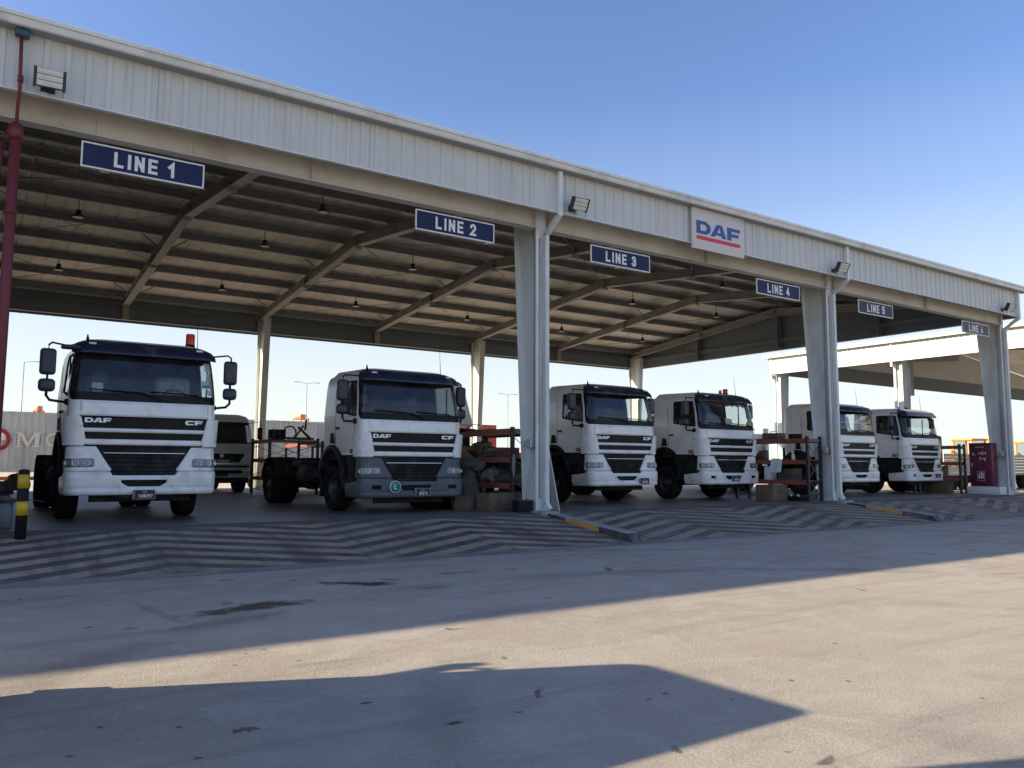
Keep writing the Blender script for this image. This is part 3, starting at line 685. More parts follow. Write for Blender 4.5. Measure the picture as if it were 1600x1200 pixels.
# intermediate hangers at the back
q = MB()
for i in (0.5, 1.5, 2.5): q.box(i * L - .12, i * L + .12, W_ - .2, W_ + .1, 6.88, 7.45)
q.build('rafter_stub', M['steel'], shed)

# enclosed workshop that continues the shed to the left (outside the frame)
ws = empty('workshop', (-12, 10, 0), 0, 'closed corrugated workshop joined to the left end of the shed', 'workshop'); ws.location = (0, 0, 0)
q = MB(); corr(q, -24, -.4, GZ, ZT - .02, YC, 'x', -1); corr(q, YC, W_, GZ, ZT, -24, 'y', -1); corr(q, -24, -.4, 0.01, ZT - .03, W_ + .43, 'x', 1)
q.build('wall', M['clad'], ws)
q = MB(); q.box(-.4, -.34, YC + .03, W_ + .4, GZ, ZT + .02); q.build('party_wall', M['cladin'], ws)
q = MB(); q.prism(sec, 'x', -24.2, XL - .004); q.build('gutter', M['trim'], ws)
q = MB()
for i in range(3):
    x0 = -20 + i * 6.5; q.box(x0, x0 + 4, YC - .06, YC - .035, GZ, 4.6)
q.build('roller_door', M['galv'], ws)

# ================================================================== SECOND SHED (right)
s2 = empty('neighbouring_shed', (42.6, 17.6, GZ), 0, 'second open shed at the right edge with sunlit white fascia', 'shed'); s2.location = (0, 0, 0)
A, B, Y0, Y1 = 42.35, 88, -16, 17.9
q = MB(); corr(q, Y0, Y1, ZC, ZT, A, 'y', -1, mi=0); q.box(A + .01, A + .03, Y0, Y1, ZC, ZT, 1)
q.box(A - .05, A + .05, Y0, Y1, ZC - .03, ZC - .002, 0); q.build('side_fascia', [M['clad'], M['cladin']], s2)
q = MB(); corr(q, A, B, ZC, ZT, Y1 + .02, 'x', 1); q.box(A, B, Y1 - .01, Y1 + .01, ZC, ZT, 1); q.build('rear_fascia', [M['clad'], M['cladin']], s2)
q = MB(); q.box(A - .28, A + .0, Y0, Y1 + .25, ZT + .01, ZT + .2); q.box(A, B, Y1 + .04, Y1 + .25, ZT + .01, ZT + .2); q.build('gutter', M['trim'], s2)
q = MB(); q.add([(A, Y0, 7.9), (A, Y1, 7.9), ((A + B) / 2, Y1, 10.2), ((A + B) / 2, Y0, 10.2), (B, Y0, 7.9), (B, Y1, 7.9)], [(0, 3, 2, 1), (3, 4, 5, 2)]); q.build('roof_sheet', M['rsheet'], s2)
q = MB(); q.add([(A, Y1 + .015, ZT), (B, Y1 + .015, ZT), ((A + B) / 2, Y1 + .015, 10.2)], [(0, 1, 2)]); q.build('gable', M['clad'], s2)
for k in range(16):
    x = A + 1.2 + k * 1.45; q = MB(); z = 7.9 + (x - A) / ((B - A) / 2) * 2.3
    q.box(x - .03, x + .03, Y0, Y1, z - .26, z - .01); q.build('purlin', M['purlin'], s2)
for y in (17.45, 9.5, 1.5, -6.5):
    q = MB(); zf = lambda t: 7.3 + (t - A) / 22.8 * 2.1
    for (x0, x1) in ((A + .6, A + 22.8),):
        V = []
        for dx, dz in ((x0, 0), (x1, 0)):
            z = zf(dx)
            for yy, zz in ((y - .12, z), (y + .12, z), (y + .12, z + .015), (y - .12, z + .015), (y - .006, z + .015), (y + .006, z + .015), (y + .006, z + .6), (y - .006, z + .6)): V.append((dx, yy, zz))
        q.add(V, [(0, 1, 9, 8), (1, 2, 10, 9), (2, 3, 11, 10), (3, 0, 8, 11), (4, 5, 13, 12), (5, 6, 14, 13), (6, 7, 15, 14), (7, 4, 12, 15)])
    q.build('rafter', M['steel'], s2)
    q = MB(); xx = A + .35
    q.box(xx, xx + .016, y - .14, y + .14, GZ, 7.4); q.add([(xx + .45, y - .14, GZ), (xx + .45, y + .14, GZ), (xx + .85, y + .14, 7.4), (xx + .85, y - .14, 7.4), (xx + .466, y - .14, GZ), (xx + .466, y + .14, GZ), (xx + .866, y + .14, 7.4), (xx + .866, y - .14, 7.4)], [(0, 1, 2, 3), (4, 7, 6, 5), (0, 4, 5, 1), (0, 3, 7, 4), (1, 5, 6, 2)])
    q.add([(xx, y - .006, GZ), (xx + .45, y - .006, GZ), (xx + .85, y - .006, 7.4), (xx, y - .006, 7.4)], [(0, 1, 2, 3)])
    q.build('column', M['column'], s2)
    q = MB(); q.box(xx - .42, xx - .32, y + .18, y + .3, ZC - .1, ZT); q.box(xx - .12, xx - .02, y + .18, y + .3, GZ, ZC - .3); q.box(xx - .42, xx - .02, y + .18, y + .3, ZC - .3, ZC - .1); q.build('downpipe', M['column'], s2)
q = MB()
for (a, b) in ((17.45, 9.5), (9.5, 1.5)): q.tube([(A + 1, a, 7.1), (A + 7, b, 7.9)], .02, 5); q.box(A + .4, A + .55, b + .2, a - .2, 6.95, 7.35)
q.box(A + 15, A + 15.3, 17.0, 17.3, 6.2, 9); q.build('bracing_rods', M['steel'], s2)
# ================================================================== SIGNS
def arc(cx, cy, rx, ry, a0, a1, n=10): return [(cx + rx * math.cos(R(a0 + (a1 - a0) * k / n)), cy + ry * math.sin(R(a0 + (a1 - a0) * k / n))) for k in range(n + 1)]
GL = {'L': [[(0, 1), (0, 0), (.92, 0)]], 'I': [[(0, 0), (0, 1)]], 'N': [[(0, 0), (0, 1)], [(1, 0), (1, 1)], [(.04, .96), (.96, .04)]], 'E': [[(.95, 1), (0, 1), (0, 0), (.95, 0)], [(0.05, .5), (.85, .5)]],
      '1': [[(0.0, .72), (.5, 1), (.5, 0)]], '2': [arc(.5, .70, .48, .30, 170, -20) + [(.02, 0), (1, 0)]], '3': [arc(.48, .74, .44, .26, 160, -90) , arc(.48, .26, .48, .26, 90, -160)],
      '4': [[(.62, 1), (.0, .26), (1, .26)], [(.68, .55), (.68, 0)]], '5': [[(.9, 1), (.12, 1), (.08, .56)] + arc(.48, .32, .5, .32, 120, -155)], '6': [[(.62, 1)] + arc(.5, .32, .48, .32, 160, -200, 16)]}
def line_text(q, txt, h, w_, t, y):
    adv = {'I': t * 1.0, ' ': .05, '1': w_ * .62}; xs_ = []; x_ = 0
    for c in txt: a = adv.get(c, w_ * .86); xs_.append(x_); x_ += a + .056
    x_ -= .056; H = h - t; z0 = -h / 2 + t / 2
    for c, x0 in zip(txt, xs_):
        for si, st in enumerate(GL.get(c, [])):
            ww_ = w_ * .86 - t if c != 'I' else 0
            P = [Vector((x0 - x_ / 2 + t / 2 + a * ww_, z0 + b * H)) for a, b in st]; V = []; m = len(P)
            for i in range(m):
                d0 = (P[i] - P[i - 1]).normalized() if i else None; d1 = (P[i + 1] - P[i]).normalized() if i < m - 1 else None
                d0 = d0 or d1; d1 = d1 or d0; n0 = Vector((-d0.y, d0.x)); n1 = Vector((-d1.y, d1.x)); nn = (n0 + n1).normalized(); k = t / 2 / max(.35, nn.dot(n0))
                p = P[i].copy()
                if i == 0: p -= d1 * t / 2
                if i == m - 1: p += d0 * t / 2
                for sg in (1, -1): V.append((p.x + nn.x * k * sg, y - .0006 * si, p.y + nn.y * k * sg))
            q.add(V, [(2 * i, 2 * i + 1, 2 * i + 3, 2 * i + 2) for i in range(m - 1)])
SX = [2.5894, 8.8347, 13.6158, 19.7866, 24.7954, 31.3263]
for i, x in enumerate(SX):
    n = i + 1; ww, hh = 1.9686, .432; zc = 6.1831
    pos = ['leftmost, largest in view', 'hanging before the first big column', 'just right of the first big column', 'hanging before the second big column', 'just right of the second big column', 'smallest, at the far right end'][i]
    e = empty('lane_sign', (x, 0, zc), 0, 'navy hanging sign reading LINE %d, %s' % (n, pos), 'sign', 'lane signs hanging from the eave beam')
    q = MB(); q.box(-ww / 2, ww / 2, -.012, .012, -hh / 2, hh / 2); q.build('board', M[['navy', 'navy', 'navy', 'navy', 'navy_haze', 'navy_haze_more'][i]], e)
    q = MB(); t = .024
    q.box(-ww / 2 - .002, ww / 2 + .002, -.018, .016, hh / 2 - t, hh / 2 + .003); q.box(-ww / 2 - .002, ww / 2 + .002, -.018, .016, -hh / 2 - .003, -hh / 2 + t)
    for s in (-1, 1): q.box(min(s * (ww / 2 + .002), s * (ww / 2 - t)), max(s * (ww / 2 + .002), s * (ww / 2 - t)), -.018, .016, -hh / 2 + t, hh / 2 - t)
    q.build('frame', M['signw'], e)
    q = MB(); line_text(q, 'LINE %d' % n, .265, .185, .052, -.016); q.build('lettering', M['signw'], e)
    for s in (-.78, .78): q = MB(); q.tube([(s, 0, hh / 2), (s, 0.02, .72)], .004, 4); q.build('hanging_wire', M['galv'], e)
e = empty('logo_sign', (16.56, YC - .06, 7.2), 0, 'square off-white sign with blue DAF letters over a red bar on the fascia', 'sign')
q = MB(); q.rbox(-1.01, 1.01, -.05, .02, -.545, .545, .008); q.build('board', M['signboard'], e)
V, F = poly_mb([[(a / 4.66, b) for a, b in p] for p in DAF], .003); q = MB(); q.add(facing(V, (-.86, -.054, -.13), 1.70, .345), F); q.build('lettering', M['lblue'], e)
q = MB(); q.box(-.86, .84, -.056, -.051, -.285, -.185); q.build('red_bar', M['lred'], e)

# ================================================================== LIGHT FITTINGS
def flood(x, z, yaw, pitch, label):
    e = empty('floodlight', (x, YC - .1, z), 0, label, 'floodlight', 'floodlights along the fascia')
    T = Matrix.Translation((0, -.22, .04)) @ Matrix.Rotation(yaw, 4, 'Z') @ Matrix.Rotation(pitch, 4, 'X') @ Matrix.Scale(.98, 4)
    q = MB(); q.rbox(-.19, .19, -.05, .05, -.13, .15, .008, M=T)
    for s in (-1, 1): q.box(*(sorted((s * .19, s * .225))), -.06, .05, -.15, .16, M=T)
    for k in range(5): q.box(-.17 + k * .08, -.155 + k * .08, .05, .1, -.12, .13, M=T)
    q.build('housing', M['lampbody'], e)
    for k in range(3):
        q = MB(); q.rbox(-.18, .18, -.066, -.048, -.125 + k * .092, -.04 + k * .092, .006, M=T); q.build('lens', M['lens'], e)
    q = MB(); q.tube([(0, .1, 0), (0, -.1, 0), (0, -.17, .03)], .02, 6); q.box(-.1, .1, .06, .085, -.06, .06); q.box(-.21, .21, -.12, -.09, -.0, .03)
    q.build('bracket', M['lampbody'], e)
flood(1.04, 6.93, R(-3), R(14), 'floodlight seen square on beside the thin red pipe, leftmost on the fascia')
flood(11.62, 6.95, R(-4), R(28), 'floodlight just right of the first downpipe, between LINE 2 and LINE 3')
flood(21.75, 6.93, R(-4), R(28), 'floodlight beside the second downpipe, above the sign LINE 4')
flood(32.3, 6.93, R(-4), R(28), 'floodlight at the far right end of the fascia above LINE 6')

def bay_lamp():
    e = empty('high_bay_lamp')
    q = MB(); q.tube([(0, 0, .12), (0, 0, .62)], .014, 6); q.tube([(0, 0, .6), (0, 0, .66)], .05, 8); q.build('rod', M['lampbody'], e)
    q = MB(); q.lathe([(0, .16), (.07, .15), (.075, .05), (.10, .03), (.165, -.05), (.17, -.075), (.16, -.075), (.0, -.02)], n=20); q.build('housing', M['lampbody'], e)
    q = MB(); q.lathe([(0, -.074), (.1, -.072), (.158, -.062)], n=20); q.build('lens', M['bay'], e)
    return e
first = True
lb = bay_lamp()
rows = [(6.6, 'front'), (11.8, 'middle'), (17.0, 'rear')]
for j, (y, nm) in enumerate(rows):
    for i in range(6):
        o = lb if first else copy_tree(lb); first = False
        x = L / 4 + i * L / 2; o.location = (x, y, [8.2, 8.38, 7.82][j])
        where = ['over the first truck', 'over the grey-bumpered truck\'s left', 'between LINE 2 and the big column', 'over the third truck', 'over the fourth truck', 'over the far right lane'][i]
        o['label'] = 'dark high bay lamp, %s in the %s row under the roof' % (['leftmost', 'second from left', 'third from left', 'fourth from left', 'fifth from left', 'rightmost'][i], nm)
        o['category'] = 'ceiling lamp'; o['group'] = 'high bay lamps under the shed roof'

# ================================================================== RED PIPES
e = empty('fire_pipe', (.66, -.3, 0), 0, 'thick dark red fire pipe standing at the left edge with thin branch up the fascia', 'pipe')
q = MB(); q.tube([(0, 0, -.1), (0, 0, 6.35)], .076, 14); q.tube([(0, 0, 4.9), (0, 0, 4.93)], .1, 14); q.tube([(0, 0, 6.1), (0, 0, 6.3)], .105, 14); q.build('riser', M['redp'], e)
q = MB(); q.tube([(0, 0, 6.3), (-.0, -.02, 6.55), (-.0, -.33, 6.75), (-.02, -.33, 7.62)], .026, 8); q.tube([(0, -.33, 6.9), (0, -.33, 7.0)], .04, 8); q.build('branch_pipe', M['redp'], e)
q = MB(); q.rbox(-.11, .09, -.41, -.25, 7.62, 7.74, .03); q.build('valve', M['valve'], e)
q = MB(); q.tube([(-.2, .5, 6.2), (-.16, .3, 6.1), (-.2, .2, 5.5)], .04, 8); q.tube([(-.12, .0, 6.2), (0, 0, 6.2)], .04, 8); q.build('side_elbow', M['redp'], e)

# bollard
def bollard(x, y, z, label, h=.95, r=.085):
    e = empty('bollard', (x, y, z), 0, label, 'bollard', 'bollards at the left of the ramp')
    q = MB(); q.tube([(0, 0, -.05), (0, 0, h)], r, 20); q.lathe([(0, h + .03), (r * .7, h + .025), (r, h)], n=20); q.build('post', M['bblk'], e)
    for a in (.345, .745):
        q = MB(); q.tube([(0, 0, a), (0, 0, a + .205)], r + .003, 20); q.build('yellow_band', M['yel'], e)
bollard(1.05, -.56, -.075, 'yellow and black striped bollard in front of the first truck\'s left wheel', 1.0, .078)
e = empty('gas_cylinder', (.86, .72, 0), 0, 'dusty grey gas cylinder with a regulator at the left edge', 'gas cylinder')
q = MB(); q.lathe([(0, 0), (.13, 0), (.15, .03), (.15, .3), (.12, .38), (.05, .42), (0, .42)], n=20); q.build('body', M['gasc'], e)
q = MB(); q.lathe([(.09, .42), (.1, .42), (.1, .52), (.09, .52)], n=16); q.tube([(0, 0, .4), (0, 0, .5)], .02, 8); q.tube([(0, 0, .47), (.12, 0, .48), (.3, .1, .46), (.6, .2, .4)], .008, 5); q.build('valve', M['rustp'], e)
e = empty('gear_assembly', (.98, 3.4, 0), 0, 'greasy metal gearbox part on a wooden stand behind the bollard', 'machine part')
q = MB(); q.tube([(-.2, 0, .55), (.05, 0, .55)], .16, 14); q.tube([(.05, 0, .55), (.16, 0, .55)], .1, 12); q.rbox(-.2, .1, -.12, .12, .36, .5, .03); q.build('casting', M['rustp'], e)
q = MB(); q.box(-.25, .2, -.2, .2, .3, .36); q.box(-.22, -.16, -.18, .18, 0, .3); q.box(.1, .16, -.18, .18, 0, .3); q.build('stand', M['deck'], e)

# ================================================================== TRUCKS
SC = Surf(w=[(.9, 1.2), (1.3, 1.22), (1.9, 1.245), (2.3, 1.25), (2.9, 1.20), (3.1, 1.17), (3.2, 1.12), (3.26, 1.02)],
          f=[(.9, .13), (1.9, .10), (2.2, .12), (2.6, .17), (3.0, .27), (3.15, .34), (3.26, .46)], rf=.21, b=2.42, rb=.22)
SB = Surf(w=[(.45, 1.22), (.52, 1.25), (.62, 1.265), (.9, 1.265), (1.35, 1.25)], f=[(.45, .05), (.51, .015), (.56, .0), (.60, .03), (.64, .012), (.8, .005), (.88, .02), (.905, .05), (1.35, .09)], rf=.20, b=2.02, rb=.14)
wind = rpoly([(-1.33, 2.16), (1.33, 2.16), (1.36, 3.14), (-1.36, 3.14)], .13)
wsl = rpoly([(-1.28, 2.31), (1.28, 2.31), (1.30, 3.10), (-1.30, 3.10)], .10)
def swin(sg): return rpoly([(sg * 1.42, 2.22), (sg * 2.36, 2.36), (sg * 2.32, 3.06), (sg * 1.42, 3.03)], .06)
_cache = {}
def meshobj(key, fn, mats, parent, name):
    if key not in _cache:
        q = MB(); fn(q); o = q.build(name, mats, parent, weld=False, auto=False); _cache[key] = o.data; return o
    o = bpy.data.objects.new(name, _cache[key]); COL.objects.link(o); o.parent = parent; return o
def plate_txt(parent, x, y, z, num, w=.37, h=.165):
    q = MB(); q.rbox(x - w / 2, x + w / 2, y - .012, y, z - h / 2, z + h / 2, .004); p = q.build('number_plate', M['plate'], parent)
    V, F = text_mb(num, .085, .001, .002, 1.0); q = MB(); q.add(facing(V, (x + .02, y - .0145, z - .03)), F)
    # small script above the digits
    for (a, b, c, d) in [(-.03, .03, .032, .039), (.028, .034, .036, .052), (-.03, -.024, .036, .048), (-.006, 0, .036, .046), (.006, .012, .05, .056), (-.018, -.012, .054, .06)]: q.box(x + a + .01, x + b + .01, y - .0155, y - .0125, z + c, z + d)
    for k in range(4): q.box(x - w / 2 + .02, x - w / 2 + .03, y - .0155, y - .0125, z - .05 + k * .03, z - .035 + k * .03)
    t = .004
    q.box(x - w / 2, x + w / 2, y - .0155, y - .0125, z + h / 2 - t, z + h / 2); q.box(x - w / 2, x + w / 2, y - .0155, y - .0125, z - h / 2, z - h / 2 + t)
    for s in (-1, 1): q.box(x + s * w / 2 - t / 2, x + s * w / 2 + t / 2, y - .0155, y - .0125, z - h / 2 + t, z + h / 2 - t)
    q.build('digits', M['platew'], p)
def wheel(parent, x, y, side, dual=False, r=.515):
    def ty(q):
        w2 = .168
        prof = [(.29, -w2 * .8), (.33, -w2), (r - .09, -w2 * 1.05), (r - .03, -w2 * .95), (r, -w2 * .75)]
        for k in (-.55, -.18, .18, .55): prof += [(r, w2 * (k - .07)), (r - .012, w2 * (k - .05)), (r - .012, w2 * (k + .05)), (r, w2 * (k + .07))]
        prof += [(r, w2 * .75), (r - .03, w2 * .95), (r - .09, w2 * 1.05), (.33, w2), (.29, w2 * .8)]
        q.lathe(prof, 'x', n=48)
    def rim(q):
        q.lathe([(.29, -.12), (.29, .12), (.275, .13), (.265, .1), (.25, .02), (.19, .0), (.17, .05), (.11, .06), (.1, .11), (.05, .13), (0, .13)], 'x', n=32)
        for k in range(10):
            t = k * math.pi / 5; q.tube([(.04, .14 * math.cos(t), .14 * math.sin(t)), (.085, .14 * math.cos(t), .14 * math.sin(t))], .015, 6)
            t += math.pi / 10; q.tube([(.0, .225 * math.cos(t), .225 * math.sin(t)), (.022, .225 * math.cos(t), .225 * math.sin(t))], .02, 8, mi=1)
    for k in range(2 if dual else 1):
        o = meshobj('tyre', ty, M['tyre'], parent, 'wheel'); o.location = (x - side * k * .33, y, r); o.rotation_euler = (0.3 * k, 0, 0 if side > 0 else math.pi)
        if k == 0: meshobj('rim', rim, [M['rim'], M['blk']], o, 'rim')
def truck(x, yf, opts, label):
    e = empty('lorry', (x, yf, 0), 0, label, 'truck', 'cab-over tractor units parked in the lanes')
    bump = opts.get('bump', 'whiteb'); lean = opts
    # --- cab shell with window openings
    T = SC.T
    arch = lambda P: np.hypot(np.abs(P[..., 0]) - 2.81, (P[..., 1] - .92)) - .68
    doorlow = lambda P: np.where(np.abs(P[..., 0]) > 1.3, 1.40 - P[..., 1], 1.34 - P[..., 1])
    def shell(q):
        sl, sr = swin(-1), swin(1)
        patch(q, SC, [wind, sl, sr, arch, doorlow], (-T, T, 1.3, 3.26), .03, 0, 0, 0, keep=lambda v: (v[0] > 0) & (v[1] > 0) & (v[2] > 0) & (v[3] > 0) & (v[4] < 0))
        # roof: rounded cap
        s = np.linspace(-T, T, 160); rings = []
        for (z, k) in ((3.26, 1.0), (3.30, .93), (3.32, .8), (3.33, .5), (3.33, .0)):
            P = SC.at(s, np.full_like(s, 3.26)); P[:, 0] *= k; P[:, 1] = 1.24 + (P[:, 1] - 1.24) * k; P[:, 2] = z + .03 * (P[:, 1] - .4) * (1 if z > 3.27 else 0); rings.append(P)
        V = np.concatenate(rings); F = []; n = 160
        for r_ in range(4):
            for i in range(n - 1): F.append((r_ * n + i, r_ * n + i + 1, (r_ + 1) * n + i + 1, (r_ + 1) * n + i))
        q.add(V, F, 0, True)
    meshobj('shell', shell, M['white'], e, 'cab')
    def lining(q):
        sl, sr = swin(-1), swin(1)
        patch(q, SC, [wind, sl, sr], (-T, T, 1.3, 3.25), .05, -.045, 0, 0, keep=lambda v: (v[0] > 0) & (v[1] > 0) & (v[2] > 0))
        q.box(-1.1, 1.1, .4, 1.95, 3.18, 3.2); q.box(-1.15, 1.15, .2, 1.95, 1.44, 1.5)
        q.rbox(-1.14, 1.14, .25, .62, 1.9, 2.24, .05); q.rbox(.15, 1.0, .28, .7, 2.15, 2.33, .06); q.box(-1.1, 1.1, 1.6, 1.95, 1.5, 2.1)
    meshobj('lining', lining, M['dk'], e, 'cab_interior')
    for sg in (-.62, .62):
        def seat(q): q.rbox(-.25, .25, 1.0, 1.5, 1.7, 1.95, .05); q.rbox(-.24, .24, 1.42, 1.56, 1.9, 2.55, .06); q.rbox(-.14, .14, 1.44, 1.55, 2.57, 2.8, .04)
        o = meshobj('seat', seat, M['seat'], e, 'seat'); o.location = (sg, 0, 0)
    def steer(q):
        c = Vector((.62, .78, 2.3)); u = Vector((1, 0, 0)); v = Vector((0, .55, .83)).normalized()
        q.tube([c + (u * math.cos(t) + v * math.sin(t)) * .22 for t in np.linspace(0, 2 * math.pi, 24)], .015, 6, cap=False); q.tube([c - u * .22, c + u * .22], .012, 5); q.tube([c, c - v.cross(u) * -.3], .03, 6)
    meshobj('steer', steer, M['dk'], e, 'steering_wheel')
    # --- windscreen: black border and glass
    def frit(q): patch(q, SC, [wind, wsl], (-1.42, 1.42, 2.1, 3.2), .03, -.006, 0, 0, keep=lambda v: (v[0] < 0) & (v[1] > 0))
    def gl(q): patch(q, SC, [wsl], (-1.42, 1.42, 2.25, 3.15), .05, -.008, 0, 0, keep=lambda v: (v[0] < 0))
    meshobj('frit', frit, M['blkgl'], e, 'windscreen_border'); g = meshobj('wglass', gl, M['glass'], e, 'windscreen')
    for sg in (-1, 1):
        f = swin(sg); b_ = (min(sg * 1.4, sg * 2.5), max(sg * 1.4, sg * 2.5), 2.17, 3.1)
        fi = rpoly([(sg * 1.45, 2.26), (sg * 2.33, 2.39), (sg * 2.29, 3.03), (sg * 1.45, 3.0)], .04)
        meshobj('sg%d' % sg, lambda q: (patch(q, SC, [fi], b_, .06, -.012, 0, 0, keep=lambda v: v[0] < 0)), M['sglass'], e, 'side_window')
        meshobj('sgf%d' % sg, lambda q: (patch(q, SC, [f, fi], b_, .025, .004, .02, 0, keep=lambda v: (v[0] < 0) & (v[1] > 0)), q.box(sg * 1.205 - .012, sg * 1.205 + .012, .78, .81, 2.33, 2.97)), M['blk'], e, 'window_frame')
    def wip(q):
        for (a, b) in ((-.95, -.1), (.05, .85)):
            P = SC.at(np.array([a, b, b + .35]), np.array([2.36, 2.33, 2.2]), .03); q.tube([P[0], P[1]], .012, 5); q.tube([P[1], P[2]], .014, 5)
    meshobj('wip', wip, M['blk'], e, 'wipers')
    # --- sun visor
    vis = rpoly([(-1.34, 3.0), (1.34, 3.0), (1.34, 3.27), (-1.34, 3.27)], .09)
    vs = Surf(w=[(2.95, 1.25), (3.1, 1.23), (3.2, 1.17), (3.28, 1.03)], f=[(2.95, .12), (3.05, .14), (3.18, .23), (3.28, .42)], rf=.28, b=2.02, rb=.14)
    meshobj('visor', lambda q: patch(q, vs, [vis], (-1.45, 1.45, 2.95, 3.28), .03, .02, .015, 0, keep=lambda v: v[0] < 0), M['visor'], e, 'sun_visor')
    def mk(q):
        for s in (-1.0, .98): P = vs.at(np.array([s]), np.array([3.19]), .03)[0]; q.rbox(P[0] - .06, P[0] + .06, P[1] - .02, P[1] + .05, P[2] - .02, P[2] + .015, .008)
    meshobj('mk', mk, M['platew'], e, 'marker_lamp')
    # --- bonnet, grille
    def bonnet(q): patch(q, SC, [rpoly([(-1.08, 1.885), (1.08, 1.885), (1.09, 2.15), (-1.09, 2.15)], .01)], (-1.15, 1.15, 1.85, 2.18), .04, .012, .012, 0, keep=lambda v: v[0] < 0)
    meshobj('bonnet', bonnet, M['white'], e, 'bonnet')
    gb = [(-1.08, 1.89), (1.08, 1.89), (1.0, 1.35), (-1.0, 1.35)]
    def gback(q):
        patch(q, SC, [rpoly(gb, .005)], (-1.1, 1.1, 1.33, 1.91), .04, .006, .01, 0, keep=lambda v: v[0] < 0)
        for z in (1.72, 1.76, 1.80, 1.84, 1.53, 1.57): q.box(-.95, .95, .085, .1, z, z + .012)
    meshobj('gback', gback, M['blkgl'], e, 'upper_grille')
    def strip(z0, z1):
        def f(q):
            def xx(z): return .995 + (z - 1.35) / .54 * .08
            patch(q, SC, [rpoly([(-xx(z0), z0), (xx(z0), z0), (xx(z1), z1), (-xx(z1), z1)], .01)], (-1.1, 1.1, z0 - .03, z1 + .03), .03, .035, .035, 0, keep=lambda v: v[0] < 0)
        return f
    meshobj('st1', strip(1.60, 1.67), M['white'], e, 'grille_strip'); meshobj('st2', strip(1.375, 1.475), M['white'], e, 'grille_strip')
    # letters on the grille
    def daf(q): V, F = poly_mb(DAF, .006); q.add(facing(V, (-1.005, .06, 1.765), .085 * 1.06, .082), F)
    def cf(q): V, F = poly_mb(CF, .006); q.add(facing(V, (.67, .06, 1.765), .085 * 1.14, .08), F)
    meshobj('daf', daf, M['silver'], e, 'badge'); meshobj('cf', cf, M['silver'], e, 'badge')
    # corner deflectors
    for sg in (-1, 1):
        f = rpoly([(sg * 1.07, 1.89), (sg * 1.50, 1.86), (sg * 1.48, 1.36), (sg * .985, 1.36)], .05)
        b_ = (min(sg * .93, sg * 1.56), max(sg * .93, sg * 1.56), 1.3, 1.95)
        meshobj('cd%d' % sg, lambda q: patch(q, SC, [f], b_, .025, .075, .08, 0, keep=lambda v: v[0] < 0), M['white'], e, 'corner_panel')
        # headlight unit
        hu = rpoly([(sg * .80, 1.345), (sg * 1.40, 1.345), (sg * 1.46, .91), (sg * .50, .91), (sg * .58, 1.0)], .03)
        b_ = (min(sg * .45, sg * 1.5), max(sg * .45, sg * 1.5), .86, 1.38)
        meshobj('hu%d%s' % (sg, bump), lambda q: patch(q, SB, [hu], b_, .025, .0, .08, 0, keep=lambda v: v[0] < 0), M[bump], e, 'headlight_panel')
        hl = rpoly([(sg * .80, .985), (sg * 1.34, .975), (sg * 1.36, 1.125), (sg * .82, 1.135)], .035)
        b_ = (min(sg * .75, sg * 1.45), max(sg * .75, sg * 1.45), .94, 1.18)
        def hlf(q):
            patch(q, SB, [hl], b_, .025, .006, .01, 0, keep=lambda v: v[0] < 0)
        h = meshobj('hl%d' % sg, hlf, M['hlbase'], e, 'headlight')
        def lens(q):
            for s in (.93, 1.10, 1.25):
                P = SB.at(np.array([sg * s]), np.array([1.055]), .012)[0]; a = max(0, (s - .955) / .47) * sg; rr = .058 if s < 1.2 else .045
                Tm = Matrix.Translation(P) @ Matrix.Rotation(a, 4, 'Z'); k = len(q.v); q.lathe([(rr, -.012), (rr * .97, -.02), (rr * .7, .01), (rr * .3, .016), (0, -.005)], 'y', n=20)
                q.v[k:] = [tuple(Tm @ Vector(p)) for p in q.v[k:]]
        meshobj('lens%d' % sg, lens, M['lampr'], h, 'reflector')
        meshobj('hc%d' % sg, lambda q: patch(q, SB, [hl], b_, .03, .034, 0, 0, keep=lambda v: v[0] < 0), M['hlglass'], h, 'lens_cover')
    # lower grille
    lg = rpoly([(-.82, 1.345), (.82, 1.345), (.75, 1.22), (.60, .95), (.50, .835), (-.50, .835), (-.60, .95), (-.75, 1.22)], .04)
    def lgf(q):
        patch(q, SB, [lg], (-.9, .9, .78, 1.38), .03, -.03, .03, 0, keep=lambda v: v[0] < 0)
        for z, w_ in ((1.14, .655), (1.06, .61), (.98, .565), (.9, .50)): q.rbox(-w_, w_, .06, .10, z, z + .035, .01)
        q.box(-.99, .99, .1, .14, 1.335, 1.37)
    meshobj('lg', lgf, M['blk'], e, 'lower_grille')
    meshobj('ch', lambda q: q.rbox(-.68, .68, .055, .09, 1.222, 1.24, .005), M['chrome'], e, 'chrome_strip')
    # bumper with cut-outs
    fog = opts.get('fog', False)
    intake = rpoly([(-.40, .755), (.40, .755), (.37, .70), (.26, .635), (-.26, .635), (-.37, .70)], .03)
    fl_, fr_ = rpoly(rect(-1.02, -.80, .665, .755), .015), rpoly(rect(.80, 1.02, .665, .755), .015)
    bmp = rpoly([(-1.98, .49), (1.98, .49), (1.98, .78), (1.45, .83), (1.34, .905), (-1.34, .905), (-1.45, .83), (-1.98, .78)], .03)
    zl = lambda P: sd_poly(P, [(-.54, .95), (-.50, .835), (.50, .835), (.54, .95)])
    zl = rpoly([(-.60, 1.0), (-.52, .835), (.52, .835), (.60, 1.0)], .03)
    def bf(q): patch(q, SB, [bmp, intake, zl] + ([fl_, fr_] if fog else []), (-2.05, 2.05, .45, .92), .022, .01, .05, 0, keep=lambda v: (v[0] < 0) & np.all([k > 0 for k in v[1:]], 0))
    meshobj('bump%s%d' % (bump, fog), bf, M[bump], e, 'bumper')
